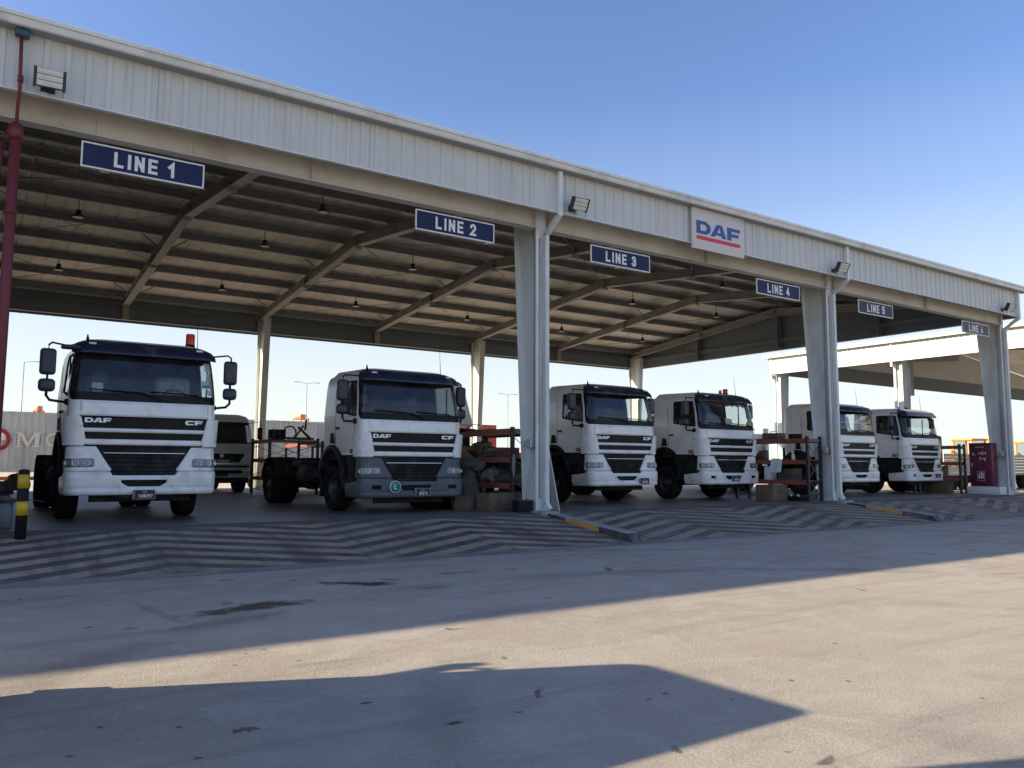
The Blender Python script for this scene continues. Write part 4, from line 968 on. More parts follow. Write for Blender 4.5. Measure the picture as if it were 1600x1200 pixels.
    def inn(q): q.box(-1.15, 1.15, .07, .12, .6, .85); q.box(-.85, .85, .3, .34, .36, .56)
    meshobj('inn', inn, M['blk'], e, 'air_intake')
    def holes(q):
        for s in (-.97, .97): q.tube([(s, .0, .535), (s, .03, .535)], .014, 8)
        for s in (-1.24, 1.24):
            for z in (1.48, 1.78):
                P = SC.at(np.array([s]), np.array([z]), .078)[0]; q.tube([(P[0], P[1] - .002, P[2]), (P[0], P[1] + .01, P[2])], .008, 6)
    meshobj('holes', holes, M['blk'], e, 'panel_bolts')
    # side: dark steps, badge, vent, arches
    for sg in (-1, 1):
        def side(q):
            q.rbox(*sorted((sg * 1.22, sg * .9)), .36, 1.22, .62, 1.39, .03); q.box(*sorted((sg * 1.235, sg * 1.0)), .4, 1.1, 1.06, 1.09)
            # wheel arch band
            V = []; F = []; N = 18
            for i in range(N + 1):
                t = math.pi * (1 - i / N) + (.25 if i == N else 0); 
                for (r_, xx) in ((.60, .92), (.60, 1.27), (.74, 1.27), (.74, 1.1)): V.append((sg * xx, 1.76 - r_ * math.cos(math.pi - t), .88 + r_ * 1.03 * math.sin(t)))
            for i in range(N):
                for k in range(3): F.append((4 * i + k, 4 * i + 4 + k, 4 * i + 5 + k, 4 * i + 1 + k))
            q.add(V, F, 0, True); q.box(*sorted((sg * .92, sg * 1.25)), 2.36, 2.42, .45, .95)
        meshobj('side%d' % sg, side, M['blk'], e, 'wheel_arch')
        def lv(q):
            V = [(sg * 1.262, 1.84, 1.68), (sg * 1.262, 1.60, 1.68), (sg * 1.262, 1.66, 1.90), (sg * 1.262, 1.80, 1.90)]; q.add(V, [(0, 1, 2, 3)]); q.add([(a, b, c) for a, b, c in [(sg * 1.252, 1.85, 1.67), (sg * 1.252, 1.59, 1.67), (sg * 1.252, 1.65, 1.91), (sg * 1.252, 1.81, 1.91)]], [(0, 1, 2, 3)])
            pass
        meshobj('vent%d' % sg, lv, M['blk'], e, 'side_vent')
        meshobj('bar%d' % sg, lambda q: q.box(*sorted((sg * 1.235, sg * 1.252)), 0.5, .72, 1.44, 1.47), M['blk'], e, 'badge_bar')
        def doorl(q):
            for (a, b) in ((1.33, 1.40), ): pass
            q.box(*sorted((sg * 1.244, sg * 1.2525)), .47, .476, 1.42, 2.2); q.box(*sorted((sg * 1.244, sg * 1.2525)), 1.55, 1.556, 1.64, 2.9); q.rbox(*sorted((sg * 1.25, sg * 1.28)), 1.32, 1.49, 1.98, 2.03, .01)
        meshobj('door%d' % sg, doorl, M['blk'], e, 'door_handle')
    V, F = poly_mb(DAF, .002); key = 'sideb'
    def sb(q): q.add(facing_nx([(a - 2.3, b, c) for a, b, c in V], (-1.253, .61, 1.49), .04), F)
    meshobj(key, sb, M['blk'], e, 'badge')
    # mirrors
    for sg in (-1, 1):
        mx = sg * ((1.52 if sg < 0 else 1.44) if opts.get('fold') else (1.62 if sg < 0 else 1.46)); my = .52 if opts.get('fold') else .05
        def mir(q):
            q.tube([(sg * 1.17, .45, 3.12), (mx - sg * .05, my + .05, 3.13), (mx, my, 3.08), (mx, my, 3.0)], .017, 6); q.tube([(mx, my, 2.56), (mx, my, 2.48)], .02, 6)
            q.tube([(mx, my, 2.28), (mx, my + .0, 2.2), (mx - sg * .06, my + .05, 2.13), (sg * 1.26, .44, 2.12)], .024, 7); q.rbox(sg * 1.26 - .05, sg * 1.26 + .05, .38, .5, 2.07, 2.19, .04)
            q.tube([(mx, my + .05, 2.95), (mx, my + .05, 2.3)], .014, 6)
        meshobj('marm%d%s' % (sg, opts.get('fold')), mir, M['blk'], e, 'mirror_arm')
        def big(q): q.rbox(mx - .125, mx + .125, my - .05, my + .09, 2.56, 3.02, .06, seg=4)
        def sml(q): q.rbox(mx - .13, mx + .13, my - .05, my + .09, 2.27, 2.495, .07, seg=4)
        meshobj('mb%d%s' % (sg, opts.get('fold')), big, M['mirror'], e, 'mirror'); meshobj('ms%d%s' % (sg, opts.get('fold')), sml, M['mirror'], e, 'mirror')
    def roofb(q): q.tube([(-.98, .5, 3.28), (-.98, .52, 3.38)], [.03, .01], 8)
    meshobj('fin', roofb, M['blk'], e, 'roof_marker')
    meshobj('ant', lambda q: q.tube([(.98, .7, 3.3), (.97, .75, 3.3 + .65)], [.008, .003], 5), M['blk'], e, 'antenna')
    if opts.get('kmir'):
        meshobj('kerbmir', lambda q: (q.rbox(-1.42, -1.12, .1, .32, 3.05, 3.12, .03, M=Matrix.Rotation(.25, 4, 'Y') @ Matrix.Translation((-.75, 0, .3)) if 0 else None), q.tube([(-1.2, .4, 3.16), (-1.4, .2, 3.08)], .014, 5)), M['mirror'], e, 'kerb_mirror')
    # chassis
    def ch(q):
        for s in (-1, 1): q.box(s * .42 - .04, s * .42 + .04, .6, 7.05, .82, 1.08)
        for y in (1.2, 2.4, 3.4, 4.6, 5.6, 7.0): q.box(-.38, .38, y - .05, y + .05, .86, 1.04)
        q.rbox(-.5, .5, .7, 1.9, .75, 1.3, .1); q.rbox(-.86, .86, .5, 2.40, .62, 1.42, .08); q.tube([(-.95, 1.76, .515), (.95, 1.76, .515)], .09, 8); q.tube([(-.95, 6.2, .515), (.95, 6.2, .515)], .12, 8); q.rbox(-.2, .2, 5.95, 6.45, .35, .75, .12)
        q.box(-.5, .5, .15, .5, .42, .6)
        q.rbox(-.95, -.5, 2.44, 2.64, .95, 1.75, .04); q.box(-.9, .9, 2.46, 2.5, 1.0, 1.9)
    meshobj('chas', ch, M['chas'], e, 'chassis')
    def tank2(q): q.tube([(-.95, 2.9, .78), (-.95, 4.1, .78)], .27, 18); q.tube([(-.78, 4.0, 1.0), (-.78, 5.3, 1.0)], .15, 14)
    meshobj('tank2', tank2, M['chas'], e, 'air_tank')
    def tank(q):
        q.rbox(.62, 1.2, 2.4, 4.2, .5, 1.08, .08);
        q.box(-1.15, -.45, 2.2, 3.5, 1.09, 1.12); q.box(-1.1, -.6, 3.62, 3.9, .5, 1.05)
    meshobj('tank', tank, M['chas'], e, 'fuel_tank')
    def fw(q):
        q.rbox(-.45, .45, 5.6, 6.6, 1.14, 1.22, .03); q.box(-.5, .5, 5.8, 6.4, 1.06, 1.14)
    meshobj('fw', fw, M['chas'], e, 'fifth_wheel')
    for sg in (-1, 1):
        def mg(q):
            V = []; F = []; N = 14
            for i in range(N + 1):
                t = math.pi * (.06 + .88 * i / N)
                for (r_, xx) in ((.62, .58), (.62, 1.24), (.59, 1.25)): V.append((sg * xx, 6.2 - r_ * 1.08 * math.cos(t), .52 + min(r_ * math.sin(t) * 1.22, .72 if r_ > .6 else .69)))
            for i in range(N):
                for k in range(2): F.append((3 * i + k, 3 * i + 3 + k, 3 * i + 4 + k, 3 * i + 1 + k))
            q.add(V, F, 0, True)
        meshobj('mg%d' % sg, mg, M['chas'], e, 'mudguard')
        wheel(e, sg * 1.06, 1.76, sg); wheel(e, sg * 1.08, 6.2, sg, True)
    # options
    if 'plate' in opts: px, pz, num = opts['plate']; plate_txt(e, px, -.015, pz, num)
    if opts.get('beacon'):
        for (bx, bh, br, m_) in opts['beacon']:
            q = MB(); q.tube([(bx, .85, 3.33), (bx, .85, 3.39)], br * 1.05, 14); q.build('beacon_base', M['blk'], e)
            q = MB(); q.lathe([(br, 3.39), (br * .98, 3.39 + bh), (br * .8, 3.40 + bh), (0, 3.40 + bh)], n=18, c=(bx, .85, 0)); q.build('beacon', M[m_], e)
    return e
t1 = truck(3.02, 1.05, dict(plate=(.0, .495, '168097'), beacon=[(.87, .20, .085, 'red')], kmir=True), 'leftmost white lorry cab in lane one, plate 168097, red beacon on its roof')
t2 = truck(8.51, 1.05, dict(bump='greypl', fog=True, plate=(.16, .60, '85673'), fold=True), 'white lorry cab with dark grey bumper and round green L sticker, in lane two')
t3 = truck(15.54, 1.93, dict(plate=(.62, .62, '20692'), fold=True), 'white lorry cab directly right of the first big column, in lane three')
t4 = truck(19.98, 1.95, dict(fog=True, plate=(.05, .66, '28460'), fold=True, beacon=[(.42, .07, .05, 'amber'), (.66, .12, .08, 'red')]), 'white lorry cab with gold fringe in its windscreen and red roof beacons, in lane four')
t5 = truck(27.06, 2.15, dict(fold=True), 'white lorry cab partly hidden behind the second big column, in lane five')
t6 = truck(31.6, 2.2, dict(fog=True, fold=True, beacon=[(.15, .08, .07, 'amber')], plate=(.72, .70, '29')), 'rightmost white lorry cab beside the maroon cabinet, in lane six')
for ch_ in t2.children:
    if not any(ch_.name.startswith(k) for k in ('wheel', 'chassis', 'fuel', 'air_tank', 'fifth', 'mudguard')) or ch_.name.startswith('wheel_arch'): ch_.location.z -= .15
# T1 papers and plastic wrap on a seat
P = SC.at(np.array([1.12]), np.array([2.9]), -.02)[0]
q = MB()
for (sx, z0, z1, w_) in [(1.13, 2.80, 2.97, .13), (1.15, 2.62, 2.77, .12), (1.07, 2.47, 2.62, .2), (1.13, 2.34, 2.45, .1)]:
    patch(q, SC, [rpoly(rect(sx - w_ / 2, sx + w_ / 2, z0, z1), .005)], (sx - w_, sx + w_, z0 - .03, z1 + .03), .03, -.014, 0, 0, keep=lambda v: v[0] < 0)
q.build('document_stickers', M['paper'], t1)
q = MB(); patch(q, SC, [rpoly(rect(.99, 1.15, 2.49, 2.54), .003)], (.95, 1.2, 2.45, 2.6), .02, -.0135, 0, 0, keep=lambda v: v[0] < 0); q.build('sticker_print', M['ink'], t1)
q = MB(); q.rbox(.30, .95, .95, 1.25, 1.95, 2.75, .12, seg=3); q.build('seat_wrap', M['plas'], t1)
q = MB(); q.rbox(-.82, -.62, .95, 1.05, 2.38, 2.56, .03); q.build('dash_item', M['paper'], t1)
# T2 green L sticker
q = MB(); q.lathe([(0, -.028), (.115, -.028), (.115, -.01)], 'y', c=(-.50, 0, .57), n=32, mi=0); q.lathe([(.115, -.03), (.13, -.03), (.13, -.01)], 'y', c=(-.50, 0, .57), n=32, mi=1)
V, F = text_mb('L', .17, .001, .002); q.add(facing(V, (-.5, -.031, .57)), F, 1); q.build('learner_sticker', [M['green'], M['platew']], t2)
# T4 fringe and dash papers
q = MB()
for k in range(56):
    s = -1.2 + k * 2.4 / 55; z = 3.1; ln = .13 + .06 * abs(math.sin(k * .5)) + random.random() * .05
    P = SC.at(np.array([s, s]), np.array([z, z - ln]), -.03); q.tube([P[0], P[1]], [.02, .012], 4)
q.build('windscreen_fringe', M['fringe'], t4)
q = MB(); q.add([(.05, .30, 2.3), (.32, .30, 2.28), (.36, .36, 2.52), (.04, .36, 2.54)], [(0, 1, 2, 3)]); q.box(.3, .56, .28, .5, 2.33, 2.345); q.build('dash_papers', M['paper'], t4)
q = MB(); q.add([(-.35, .30, 2.4), (-.12, .30, 2.4), (-.12, .38, 2.85), (-.33, .38, 2.85)], [(0, 1, 2, 3)]); q.build('windscreen_notice', M['paper'], t5)
# T4 towel strip across visor
V, F = text_mb('SCANIA', .05, .001, .002, 1.3)

# grey truck behind lane one
def grey_truck(x, y):
    e = empty('grey_lorry', (x, y, 0), 0, 'older grey lorry cab facing us in the shade behind the first white one', 'truck')
    sf = Surf(w=[(.5, 1.14), (1.3, 1.17), (1.9, 1.17), (2.4, 1.12), (2.7, 1.06), (2.8, .98)], f=[(.5, .05), (1.0, .0), (1.5, .03), (1.8, .1), (2.4, .25), (2.7, .34), (2.8, .42)], rf=.22, b=1.9, rb=.12, wref=1.17)
    wd = rpoly([(-1.18, 1.78), (1.18, 1.78), (1.16, 2.58), (-1.16, 2.58)], .1)
    def sw(sg): return rpoly([(sg * 1.32, 1.85), (sg * 1.95, 1.85), (sg * 1.95, 2.5), (sg * 1.36, 2.5)], .05)
    gr = rpoly([(-.85, 1.42), (.85, 1.42), (.62, 1.1), (-.62, 1.1)], .05)
    T = sf.T; q = MB(); patch(q, sf, [wd, sw(1), sw(-1), gr], (-T, T, .55, 2.8), .04, 0, 0, 0, keep=lambda v: (v[0] > 0) & (v[1] > 0) & (v[2] > 0) & (v[3] > 0))
    s = np.linspace(-T, T, 100); P0 = sf.at(s, np.full_like(s, 2.8)); P1 = P0.copy(); P1[:, 0] *= .8; P1[:, 1] = 1.2 + (P1[:, 1] - 1.2) * .8; P1[:, 2] = 2.87; P2 = P1.copy(); P2[:, 0] = 0; P2[:, 1] = 1.2; P2[:, 2] = 2.9
    V = np.concatenate([P0, P1, P2]); q.add(V, [(a * 100 + i, a * 100 + i + 1, (a + 1) * 100 + i + 1, (a + 1) * 100 + i) for a in range(2) for i in range(99)], 0, True)
    q.build('cab', M['greytruck'], e)
    q = MB(); patch(q, sf, [wd, sw(1), sw(-1)], (-T, T, .6, 2.78), .06, -.05, 0, 0, keep=lambda v: (v[0] > 0) & (v[1] > 0) & (v[2] > 0)); q.rbox(-1.0, 1.0, .3, .7, 1.6, 1.85, .04); q.box(-1, 1, .5, 1.8, 2.7, 2.72); q.build('cab_interior', M['dk'], e)
    q = MB(); patch(q, sf, [wd], (-1.3, 1.3, 1.7, 2.65), .05, -.005, 0, 0, keep=lambda v: v[0] < 0); q.build('windscreen', M['glass'], e)
    for sg in (-1, 1):
        q = MB(); patch(q, sf, [sw(sg)], (min(sg * 1.3, sg * 2), max(sg * 1.3, sg * 2), 1.8, 2.6), .06, -.01, 0, 0, keep=lambda v: v[0] < 0); q.build('side_window', M['sglass'], e)
        q = MB(); q.tube([(sg * 1.05, .4, 2.55), (sg * 1.38, .2, 2.62), (sg * 1.42, .18, 2.5), (sg * 1.4, .2, 1.75), (sg * 1.16, .3, 1.6)], .012, 5); q.rbox(sg * 1.4 - .09, sg * 1.4 + .09, .15, .22, 1.95, 2.4, .04); q.build('mirror', M['blk'], e)
        q = MB(); q.add([(sg * .62, -.02, .80), (sg * 1.08, .03, 1.0), (sg * 1.1, .05, .86), (sg * .95, .0, .76)], [(0, 1, 2, 3)]); q.build('headlight', M['lampr'], e)
        wheel(e, sg * .95, 1.2, sg, r=.5); wheel(e, sg * .95, 4.9, sg, True, r=.5)
    q = MB(); q.box(-.83, .83, .05, .09, 1.1, 1.42); q.rbox(-1.0, 1.0, -.02, .05, .92, .99, .01); q.rbox(-.75, .75, -.025, .03, .70, .82, .02); q.box(-1.0, 1.0, .1, .5, .35, .56); q.build('grille', M['blk'], e)
    V, F = text_mb('EICHER', .1, .002, .003, 1.1, space=1.6); q = MB(); q.add(facing(V, (0, .045, 1.15)), F); q.lathe([(0, .03), (.07, .035), (.08, .045)], 'y', c=(.0, 0, 1.33), n=16); q.build('badge', M['silver'], e)
    q = MB(); q.rbox(-.9, .9, -.03, .0, 1.035, 1.065, .006); q.build('chrome_strip', M['chrome'], e)
    for sg in (-1, 1): q = MB(); q.lathe([(.07, -.04), (.05, -.03), (0, -.02)], 'y', c=(sg * .92, .0, .87), n=16); q.lathe([(.05, -.04), (.03, -.03), (0, -.02)], 'y', c=(sg * .76, -.01, .82), n=16); q.build('headlight_bulb', M['lampr'], e)
    q = MB(); q.box(-1.05, 1.05, 2.0, 7, .75, .95); q.rbox(-.5, .5, 3, 6, .4, .8, .1); q.build('chassis', M['chas'], e)
    q = MB(); q.rbox(-.22, .22, -.04, -.03, .6, .7, .01); q.build('number_plate', M['plate'], e)
    q = MB(); q.add([(-1.0, .32, 2.0), (-.6, .32, 2.0), (-.55, .4, 2.42), (-1.0, .4, 2.42)], [(0, 1, 2, 3)]); q.build('windscreen_notice', M['paper'], e)
grey_truck(8.15, 15.3)

# ================================================================== RACKS
def rack(x, y, depth_y, label, grp='pallet racks between the lanes', width=.85, lev=(.55, 1.17, 1.82), post=1.95):
    """front end frame at y, runs back in +y; x is its left face"""
    e = empty('pallet_rack', (x, y, 0), 0, label, 'rack', grp)
    for yy in (0, depth_y):
        for xx in (0, width):
            q = MB(); q.box(xx - .045, xx + .045, yy - .035, yy + .035, 0, post); q.box(xx - .06, xx + .06, yy - .06, yy + .06, 0, .01); q.build('post', M['rpost'], e)
        q = MB(); zz = .15; s = 0
        while zz < 1.4:
            a, b = (0.04, width - .04) if s % 2 == 0 else (width - .04, 0.04); q.tube([(a, yy, zz), (b, yy, zz + .52)], .012, 5); q.tube([(b, yy + .015, zz), (a, yy + .015, zz + .52)], .010, 5); zz += .52; s += 1
        q.tube([(0, yy, .15), (width, yy, .15)], .014, 4); q.build('end_brace', M['brace'], e)
    for z in lev:
        for xx in (-.045, width - .005):
            q = MB(); q.box(xx, xx + .05, .04, depth_y - .04, z - .06, z + .07); q.box(xx - .004, xx + .054, .036, .05, z - .1, z + .09); q.build('beam', M['rorange'], e)
        q = MB(); q.box(.0, width - .01, .05, depth_y - .05, z + .04, z + .062); q.box(0.01, width - .01, -.02, .02, z - .04, z + .05) if z == lev[-1] else None; q.build('shelf', M['deck'], e)
    return e
rack(11.05, 1.02, 2.6, 'dark rack with orange beams and sacks left of the first big column')
rack(21.35, .3, 2.7, 'orange-beamed rack holding papers and a spray bottle left of the second big column', width=.62)
rack(33.0, 1.65, 1.9, 'small rack right of the last white lorry, beside the maroon cabinet', width=.38)
rack(9.0, 12.6, 1.9, 'far orange rack loaded with scrap, seen between the first two lorries', width=1.7)
rack(12.0, 15.5, 4.2, 'farthest dark rack behind the grey-bumpered lorry', width=1.2)
def thing(name, label, cat, build, loc, mt, group=None, rz=0, extra=None):
    e = empty(name, loc, rz, label, cat, group); q = MB(); build(q); q.build('body', M[mt], e)
    if extra:
        for (nm, fn, m_) in extra: q = MB(); fn(q); q.build(nm, M[m_], e)
    return e
def blob(q, sx, sy, sz, seed=0, n=20, amp=.18):
    rnd = random.Random(seed); ph = [rnd.random() * 6 for _ in range(6)]; V = []; F = []
    for i in range(n + 1):
        t = math.pi * i / n
        for j in range(2 * n):
            p = math.pi * j / n; r = 1 + amp * (math.sin(3 * p + ph[0] + 2 * t) * .5 + math.sin(5 * t + ph[1] + p) * .4 + math.sin(7 * p + ph[2]) * .25)
            r += .22 * noise.noise(Vector((seed * 3.1 + 2.2 * math.sin(t) * math.cos(p), 2.2 * math.sin(t) * math.sin(p), 2.2 * math.cos(t)))) + .10 * noise.noise(Vector((seed + 6 * math.sin(t) * math.cos(p), 6 * math.sin(t) * math.sin(p), 6 * math.cos(t))))
            x = math.sin(t) * math.cos(p); y = math.sin(t) * math.sin(p); z = math.cos(t); z = max(z, -.6)
            V.append((x * r * sx, y * r * sy, (z * r + .6) * sz))
    m = 2 * n
    for i in range(n):
        for j in range(m): F.append((i * m + j, i * m + (j + 1) % m, (i + 1) * m + (j + 1) % m, (i + 1) * m + j))
    q.add(V, F, 0, True)
thing('sack', 'crumpled grey sack slumped on the low shelf of the first rack', 'sack', lambda q: blob(q, .28, .5, .16, 1), (11.4, 1.7, .62), 'bag', 'sacks on the racks')
thing('sack', 'tall sagging sack standing on the floor behind the green L sticker', 'sack', lambda q: blob(q, .26, .3, .62, 2, amp=.1), (10.2, 1.7, 0), 'bag', 'sacks on the racks')
thing('sack', 'pale bundle lying on top of the tall sack beside the second lorry', 'sack', lambda q: blob(q, .3, .34, .17, 3), (10.35, 1.75, .92), 'bag', 'sacks on the racks')
thing('sack', 'dark flat sack on the middle shelf of the first rack', 'sack', lambda q: blob(q, .3, .6, .1, 4), (11.4, 2.3, 1.23), 'rustp', 'sacks on the racks')
def carton(w_, d, h): 
    def f(q): q.rbox(-w_ / 2, w_ / 2, -d / 2, d / 2, 0, h, .008); q.box(-w_ / 2, w_ / 2, -d / 2 - .12, -d / 2, h - .012, h)
    return f
tp = lambda w_, d, h: [('tape', lambda q: q.box(-.025, .025, -d / 2 - .002, d / 2, h - .0, h + .003), 'bag')]
def car2(w_, d, h, loc, lab, rz=0, m_='card'):
    thing('cardboard_box', lab, 'box', lambda q: (q.rbox(-w_ / 2, w_ / 2, -d / 2, d / 2, 0, h, .008), q.box(-w_ / 2, -.01, -d / 2 + .01, d / 2 - .01, h, h + .006), q.box(.01, w_ / 2, -d / 2 + .01, d / 2 - .01, h, h + .006)), loc, m_, 'cardboard boxes', rz, tp(w_, d, h))
car2(.78, .5, .40, (10.55, .95, 0), 'large brown cardboard box on the floor left of the first big column', .12)
car2(.5, .4, .34, (10.05, 1.6, 0), 'smaller dark cardboard box against the large one by the first rack', -.3)
car2(.75, .6, .48, (20.65, 1.1, 0), 'brown cardboard box on the floor under the second rack', .05)
car2(.5, .9, .58, (33.15, 2.6, 0), 'big cardboard box on the floor right of the last lorry', .1)
car2(.4, .8, .45, (33.15, 2.7, .64), 'cardboard box standing on the big box right of the last lorry', .1)
car2(.4, .4, .35, (21.8, 1.2, .62), 'open carton on the low shelf of the second rack')
thing('battery', 'black battery box on the floor at the foot of the first big column', 'battery', lambda q: (q.rbox(-.2, .2, -.13, .13, 0, .26, .01), q.box(-.2, .2, -.14, .14, .2, .21), q.tube([(-.12, 0, .26), (-.12, 0, .29)], .015, 6), q.tube([(.12, 0, .26), (.12, 0, .29)], .015, 6)), (10.72, .12, 0), 'bblk', extra=[('lid', lambda q: q.rbox(-.19, .19, -.12, .12, .255, .27, .004), 'rustp')])
thing('leaning_panel', 'pale board leaning against the right side of the first big column', 'board', lambda q: (q.add([(.36, 0, 0), (.30, .55, 0), (.0, .5, 1.5), (.03, -.0, 1.5), (.385, 0, 0), (.325, .55, 0), (.025, .5, 1.5), (.055, 0, 1.5)], [(0, 1, 2, 3), (7, 6, 5, 4), (0, 3, 7, 4), (1, 5, 6, 2), (0, 4, 5, 1), (3, 2, 6, 7)]),), (11.45, .2, 0), 'column')
thing('spray_bottle', 'white spray bottle standing on the middle shelf of the second rack', 'bottle', lambda q: q.lathe([(0, 0), (.05, 0), (.055, .02), (.055, .14), (.02, .2), (.02, .23)], n=14), (21.4, .85, 1.235), 'wpl', extra=[('trigger', lambda q: (q.rbox(-.07, .03, -.02, .02, .23, .27, .008), q.box(-.05, -.04, -.01, .01, .17, .23)), 'signw')])
q = MB(); V = []; F = []
for i in range(13):
    t = i / 12
    for j in range(5):
        u = j / 4; yy = u * .42
        if t < .45: V.append((.35 - t / .45 * .43, yy, .03 + .02 * math.sin(u * 7 + t * 5)))
        else: V.append((-.09 - .03 * math.sin(u * 6), yy + .1 * (t - .45), .03 - (t - .45) * .75))
for i in range(12):
    for j in range(4): a = i * 5 + j; F.append((a, a + 1, a + 6, a + 5))
q.add(V, F, 0, True); e = empty('paper_sheet', (21.35, 1.15, 1.24), 0, 'white paper sheets hanging over the middle shelf of the second rack', 'paper'); q.build('sheet', M['paper'], e)
thing('narrow_board', 'narrow white board standing on the floor under the second rack', 'panel', lambda q: q.rbox(-.02, .02, -.16, .16, 0, .5, .005), (21.2, 1.3, 0), 'wpl', extra=[('edge', lambda q: q.box(-.024, -.02, -.15, .15, .02, .04), 'deck')])
thing('tool_tray', 'black tray of small bottles on the floor at the foot of the second rack', 'tray', lambda q: (q.box(-.2, .2, -.4, .4, 0, .02), q.box(-.2, -.18, -.4, .4, .02, .14), q.box(.18, .2, -.4, .4, .02, .14), q.box(-.18, .18, -.4, -.38, .02, .14), q.box(-.18, .18, .38, .4, .02, .14)), (21.35, .9, 0), 'bblk', extra=[('bottle', lambda q: [q.tube([(-.1, y, .02), (-.1, y, .2)], .035, 8) for y in (-.3, -.05, .25)], 'wpl')])
thing('white_box', 'white box standing on end on the low shelf of the second rack', 'box', lambda q: (q.rbox(-.15, .15, -.12, .12, 0, .42, .006), q.box(-.152, .152, -.122, .122, .3, .31)), (21.45, 1.75, .62), 'wpl')
thing('folded_cloth', 'pile of folded blue-grey cloth on the low shelf of the second rack', 'cloth', lambda q: [q.rbox(-.2, .2, -.28, .28, .05 * k, .05 * k + .045, .02) for k in range(4)], (21.5, 1.1, .62), 'bag')
def scrap(q):
    q.tube([(.0 + .22 * math.cos(t), 0, .25 + .22 * math.sin(t)) for t in np.linspace(0, 6.28, 20)], .03, 6); q.tube([(.2, 0, .1), (.5, .05, .5)], .035, 6); q.tube([(.3, 0, .45), (.75, 0, .05)], .045, 6); q.tube([(.55, 0, .35), (.58, 0, .72)], .04, 6); q.tube([(-.1, 0, .05), (.9, .1, .05)], .05, 6)
thing('scrap_pile', 'tangle of bent steel pipes on top of the far orange rack', 'scrap metal', scrap, (9.75, 12.8, 1.89), 'rustp')
thing('dark_crate', 'dark crate on top of the far orange rack beside the scrap pipes', 'crate', lambda q: [q.box(-.24, .24, -.2, .2, z, z + .07) for z in (0, .09, .18, .27)] + [q.box(x_, x_ + .05, -.21, .21, 0, .34) for x_ in (-.24, -.02, .19)], (9.3, 12.8, 1.89), 'blk')
def scr2(q):
    q.tube([(0, 0, .08), (0, 1.4, .1)], .07, 8); q.tube([(.2, .2, .06), (.35, 1.8, .2)], .05, 8); q.rbox(-.15, .2, .9, 1.3, 0, .3, .05)
thing('machine_parts', 'greasy metal parts lying on the middle shelf of the first rack', 'machine part', lambda q: (q.tube([(0, 0, .07), (.05, .9, .07)], .06, 8), q.rbox(-.1, .25, .95, 1.4, 0, .28, .05), q.tube([(.1, 1.2, .28), (.1, 1.2, .5)], .06, 8)), (11.35, 1.6, 1.24), 'rustp')
thing('steel_offcuts', 'short steel bars scattered along the top of the first rack', 'scrap metal', lambda q: (q.box(-.05, .3, .2, 1.2, 0, .04), q.box(0, .06, 1.3, 2.3, 0, .05), q.tube([(.2, 1.3, .05), (.25, 1.9, .05)], .03, 6)), (11.25, 1.2, 1.89), 'rustp')
thing('drum', 'dark steel drum on the low shelf of the first rack', 'drum', lambda q: (q.lathe([(0, 0), (.2, 0), (.2, .42), (0, .42)], n=20), q.lathe([(.205, .14), (.21, .15), (.205, .16)], n=20), q.lathe([(.205, .28), (.21, .29), (.205, .3)], n=20)), (11.4, 2.7, .62), 'rustp')

e = empty('flat_trailer', (12.0, 5.0, 0), 0, 'rusty red trailer frame standing in the dark behind the first rack', 'trailer')
q = MB()
for xx in (0, 1.75): q.box(xx, xx + .12, 0, 9.5, 1.25, 1.52)
for k in range(9): q.box(.12, 1.75, .1 + k * 1.15, .2 + k * 1.15, 1.3, 1.48)
q.box(-.15, 2.0, -.06, .0, 1.2, 1.56); q.build('frame', M['rorange'], e)
for yy in (5.8, 7.1):
    for xx in (-.1, 1.7): q = MB(); q.lathe([(0, 0), (.3, .02), (.5, .05), (.5, .28), (0, .3)], 'x', c=(xx, yy, .5), n=24); q.build('wheel', M['tyre'], e)
q = MB(); q.rbox(.1, .8, .3, 1.6, .35, 1.2, .05); q.tube([(1.0, .4, .7), (1.0, 2.6, .7)], .3, 16); q.box(.2, 1.7, 2.8, 3.6, .4, 1.2); q.build('tool_locker', M['chas'], e)
thing('gearbox', 'dark greasy gearbox casting on the middle shelf above the sacks of the first rack', 'machine part', lambda q: (q.tube([(0, 0, .2), (0, .35, .2)], .2, 16), q.tube([(0, .35, .2), (0, .6, .2)], .12, 12), q.rbox(-.2, .2, -.1, .05, .02, .4, .04), q.tube([(.1, .1, .38), (.1, .1, .5)], .04, 8)), (11.35, 2.75, 1.235), 'rustp')
thing('plastic_bundle', 'translucent crumpled bundle stuffed on the low shelf of the first rack', 'bundle', lambda q: blob(q, .24, .3, .22, 9), (11.3, 2.25, .62), 'plas')
thing('brown_board', 'brown sheet of board standing behind the lower shelf of the first rack', 'board', lambda q: (q.rbox(0, .03, 0, 1.2, 0, .5, .004), q.box(-.004, .0, .5, .52, 0, .5)), (11.75, 1.5, .62), 'deck')
thing('tyre_stack', 'worn tyre lying flat on the floor beside the tall sack', 'tyre', lambda q: q.lathe([(.28, .02), (.45, 0), (.5, .06), (.5, .2), (.45, .26), (.28, .24), (.26, .13), (.28, .02)], n=32), (10.1, 2.7, 0), 'tyre')
thing('toolbox', 'dark metal toolbox on the top level of the second rack', 'toolbox', lambda q: (q.rbox(-.2, .2, -.3, .3, 0, .2, .015), q.tube([(0, -.12, .2), (0, -.12, .25), (0, .12, .25), (0, .12, .2)], .012, 6)), (21.6, 1.7, 1.885), 'rustp')
thing('hose_coil', 'coil of black hose lying on the top level of the second rack near its post', 'hose', lambda q: [q.tube([(.18 * math.cos(t), .18 * math.sin(t), .03 + .05 * k) for t in np.linspace(0, 6.28, 20)], .025, 6) for k in range(3)], (21.6, .9, 1.885), 'blk')
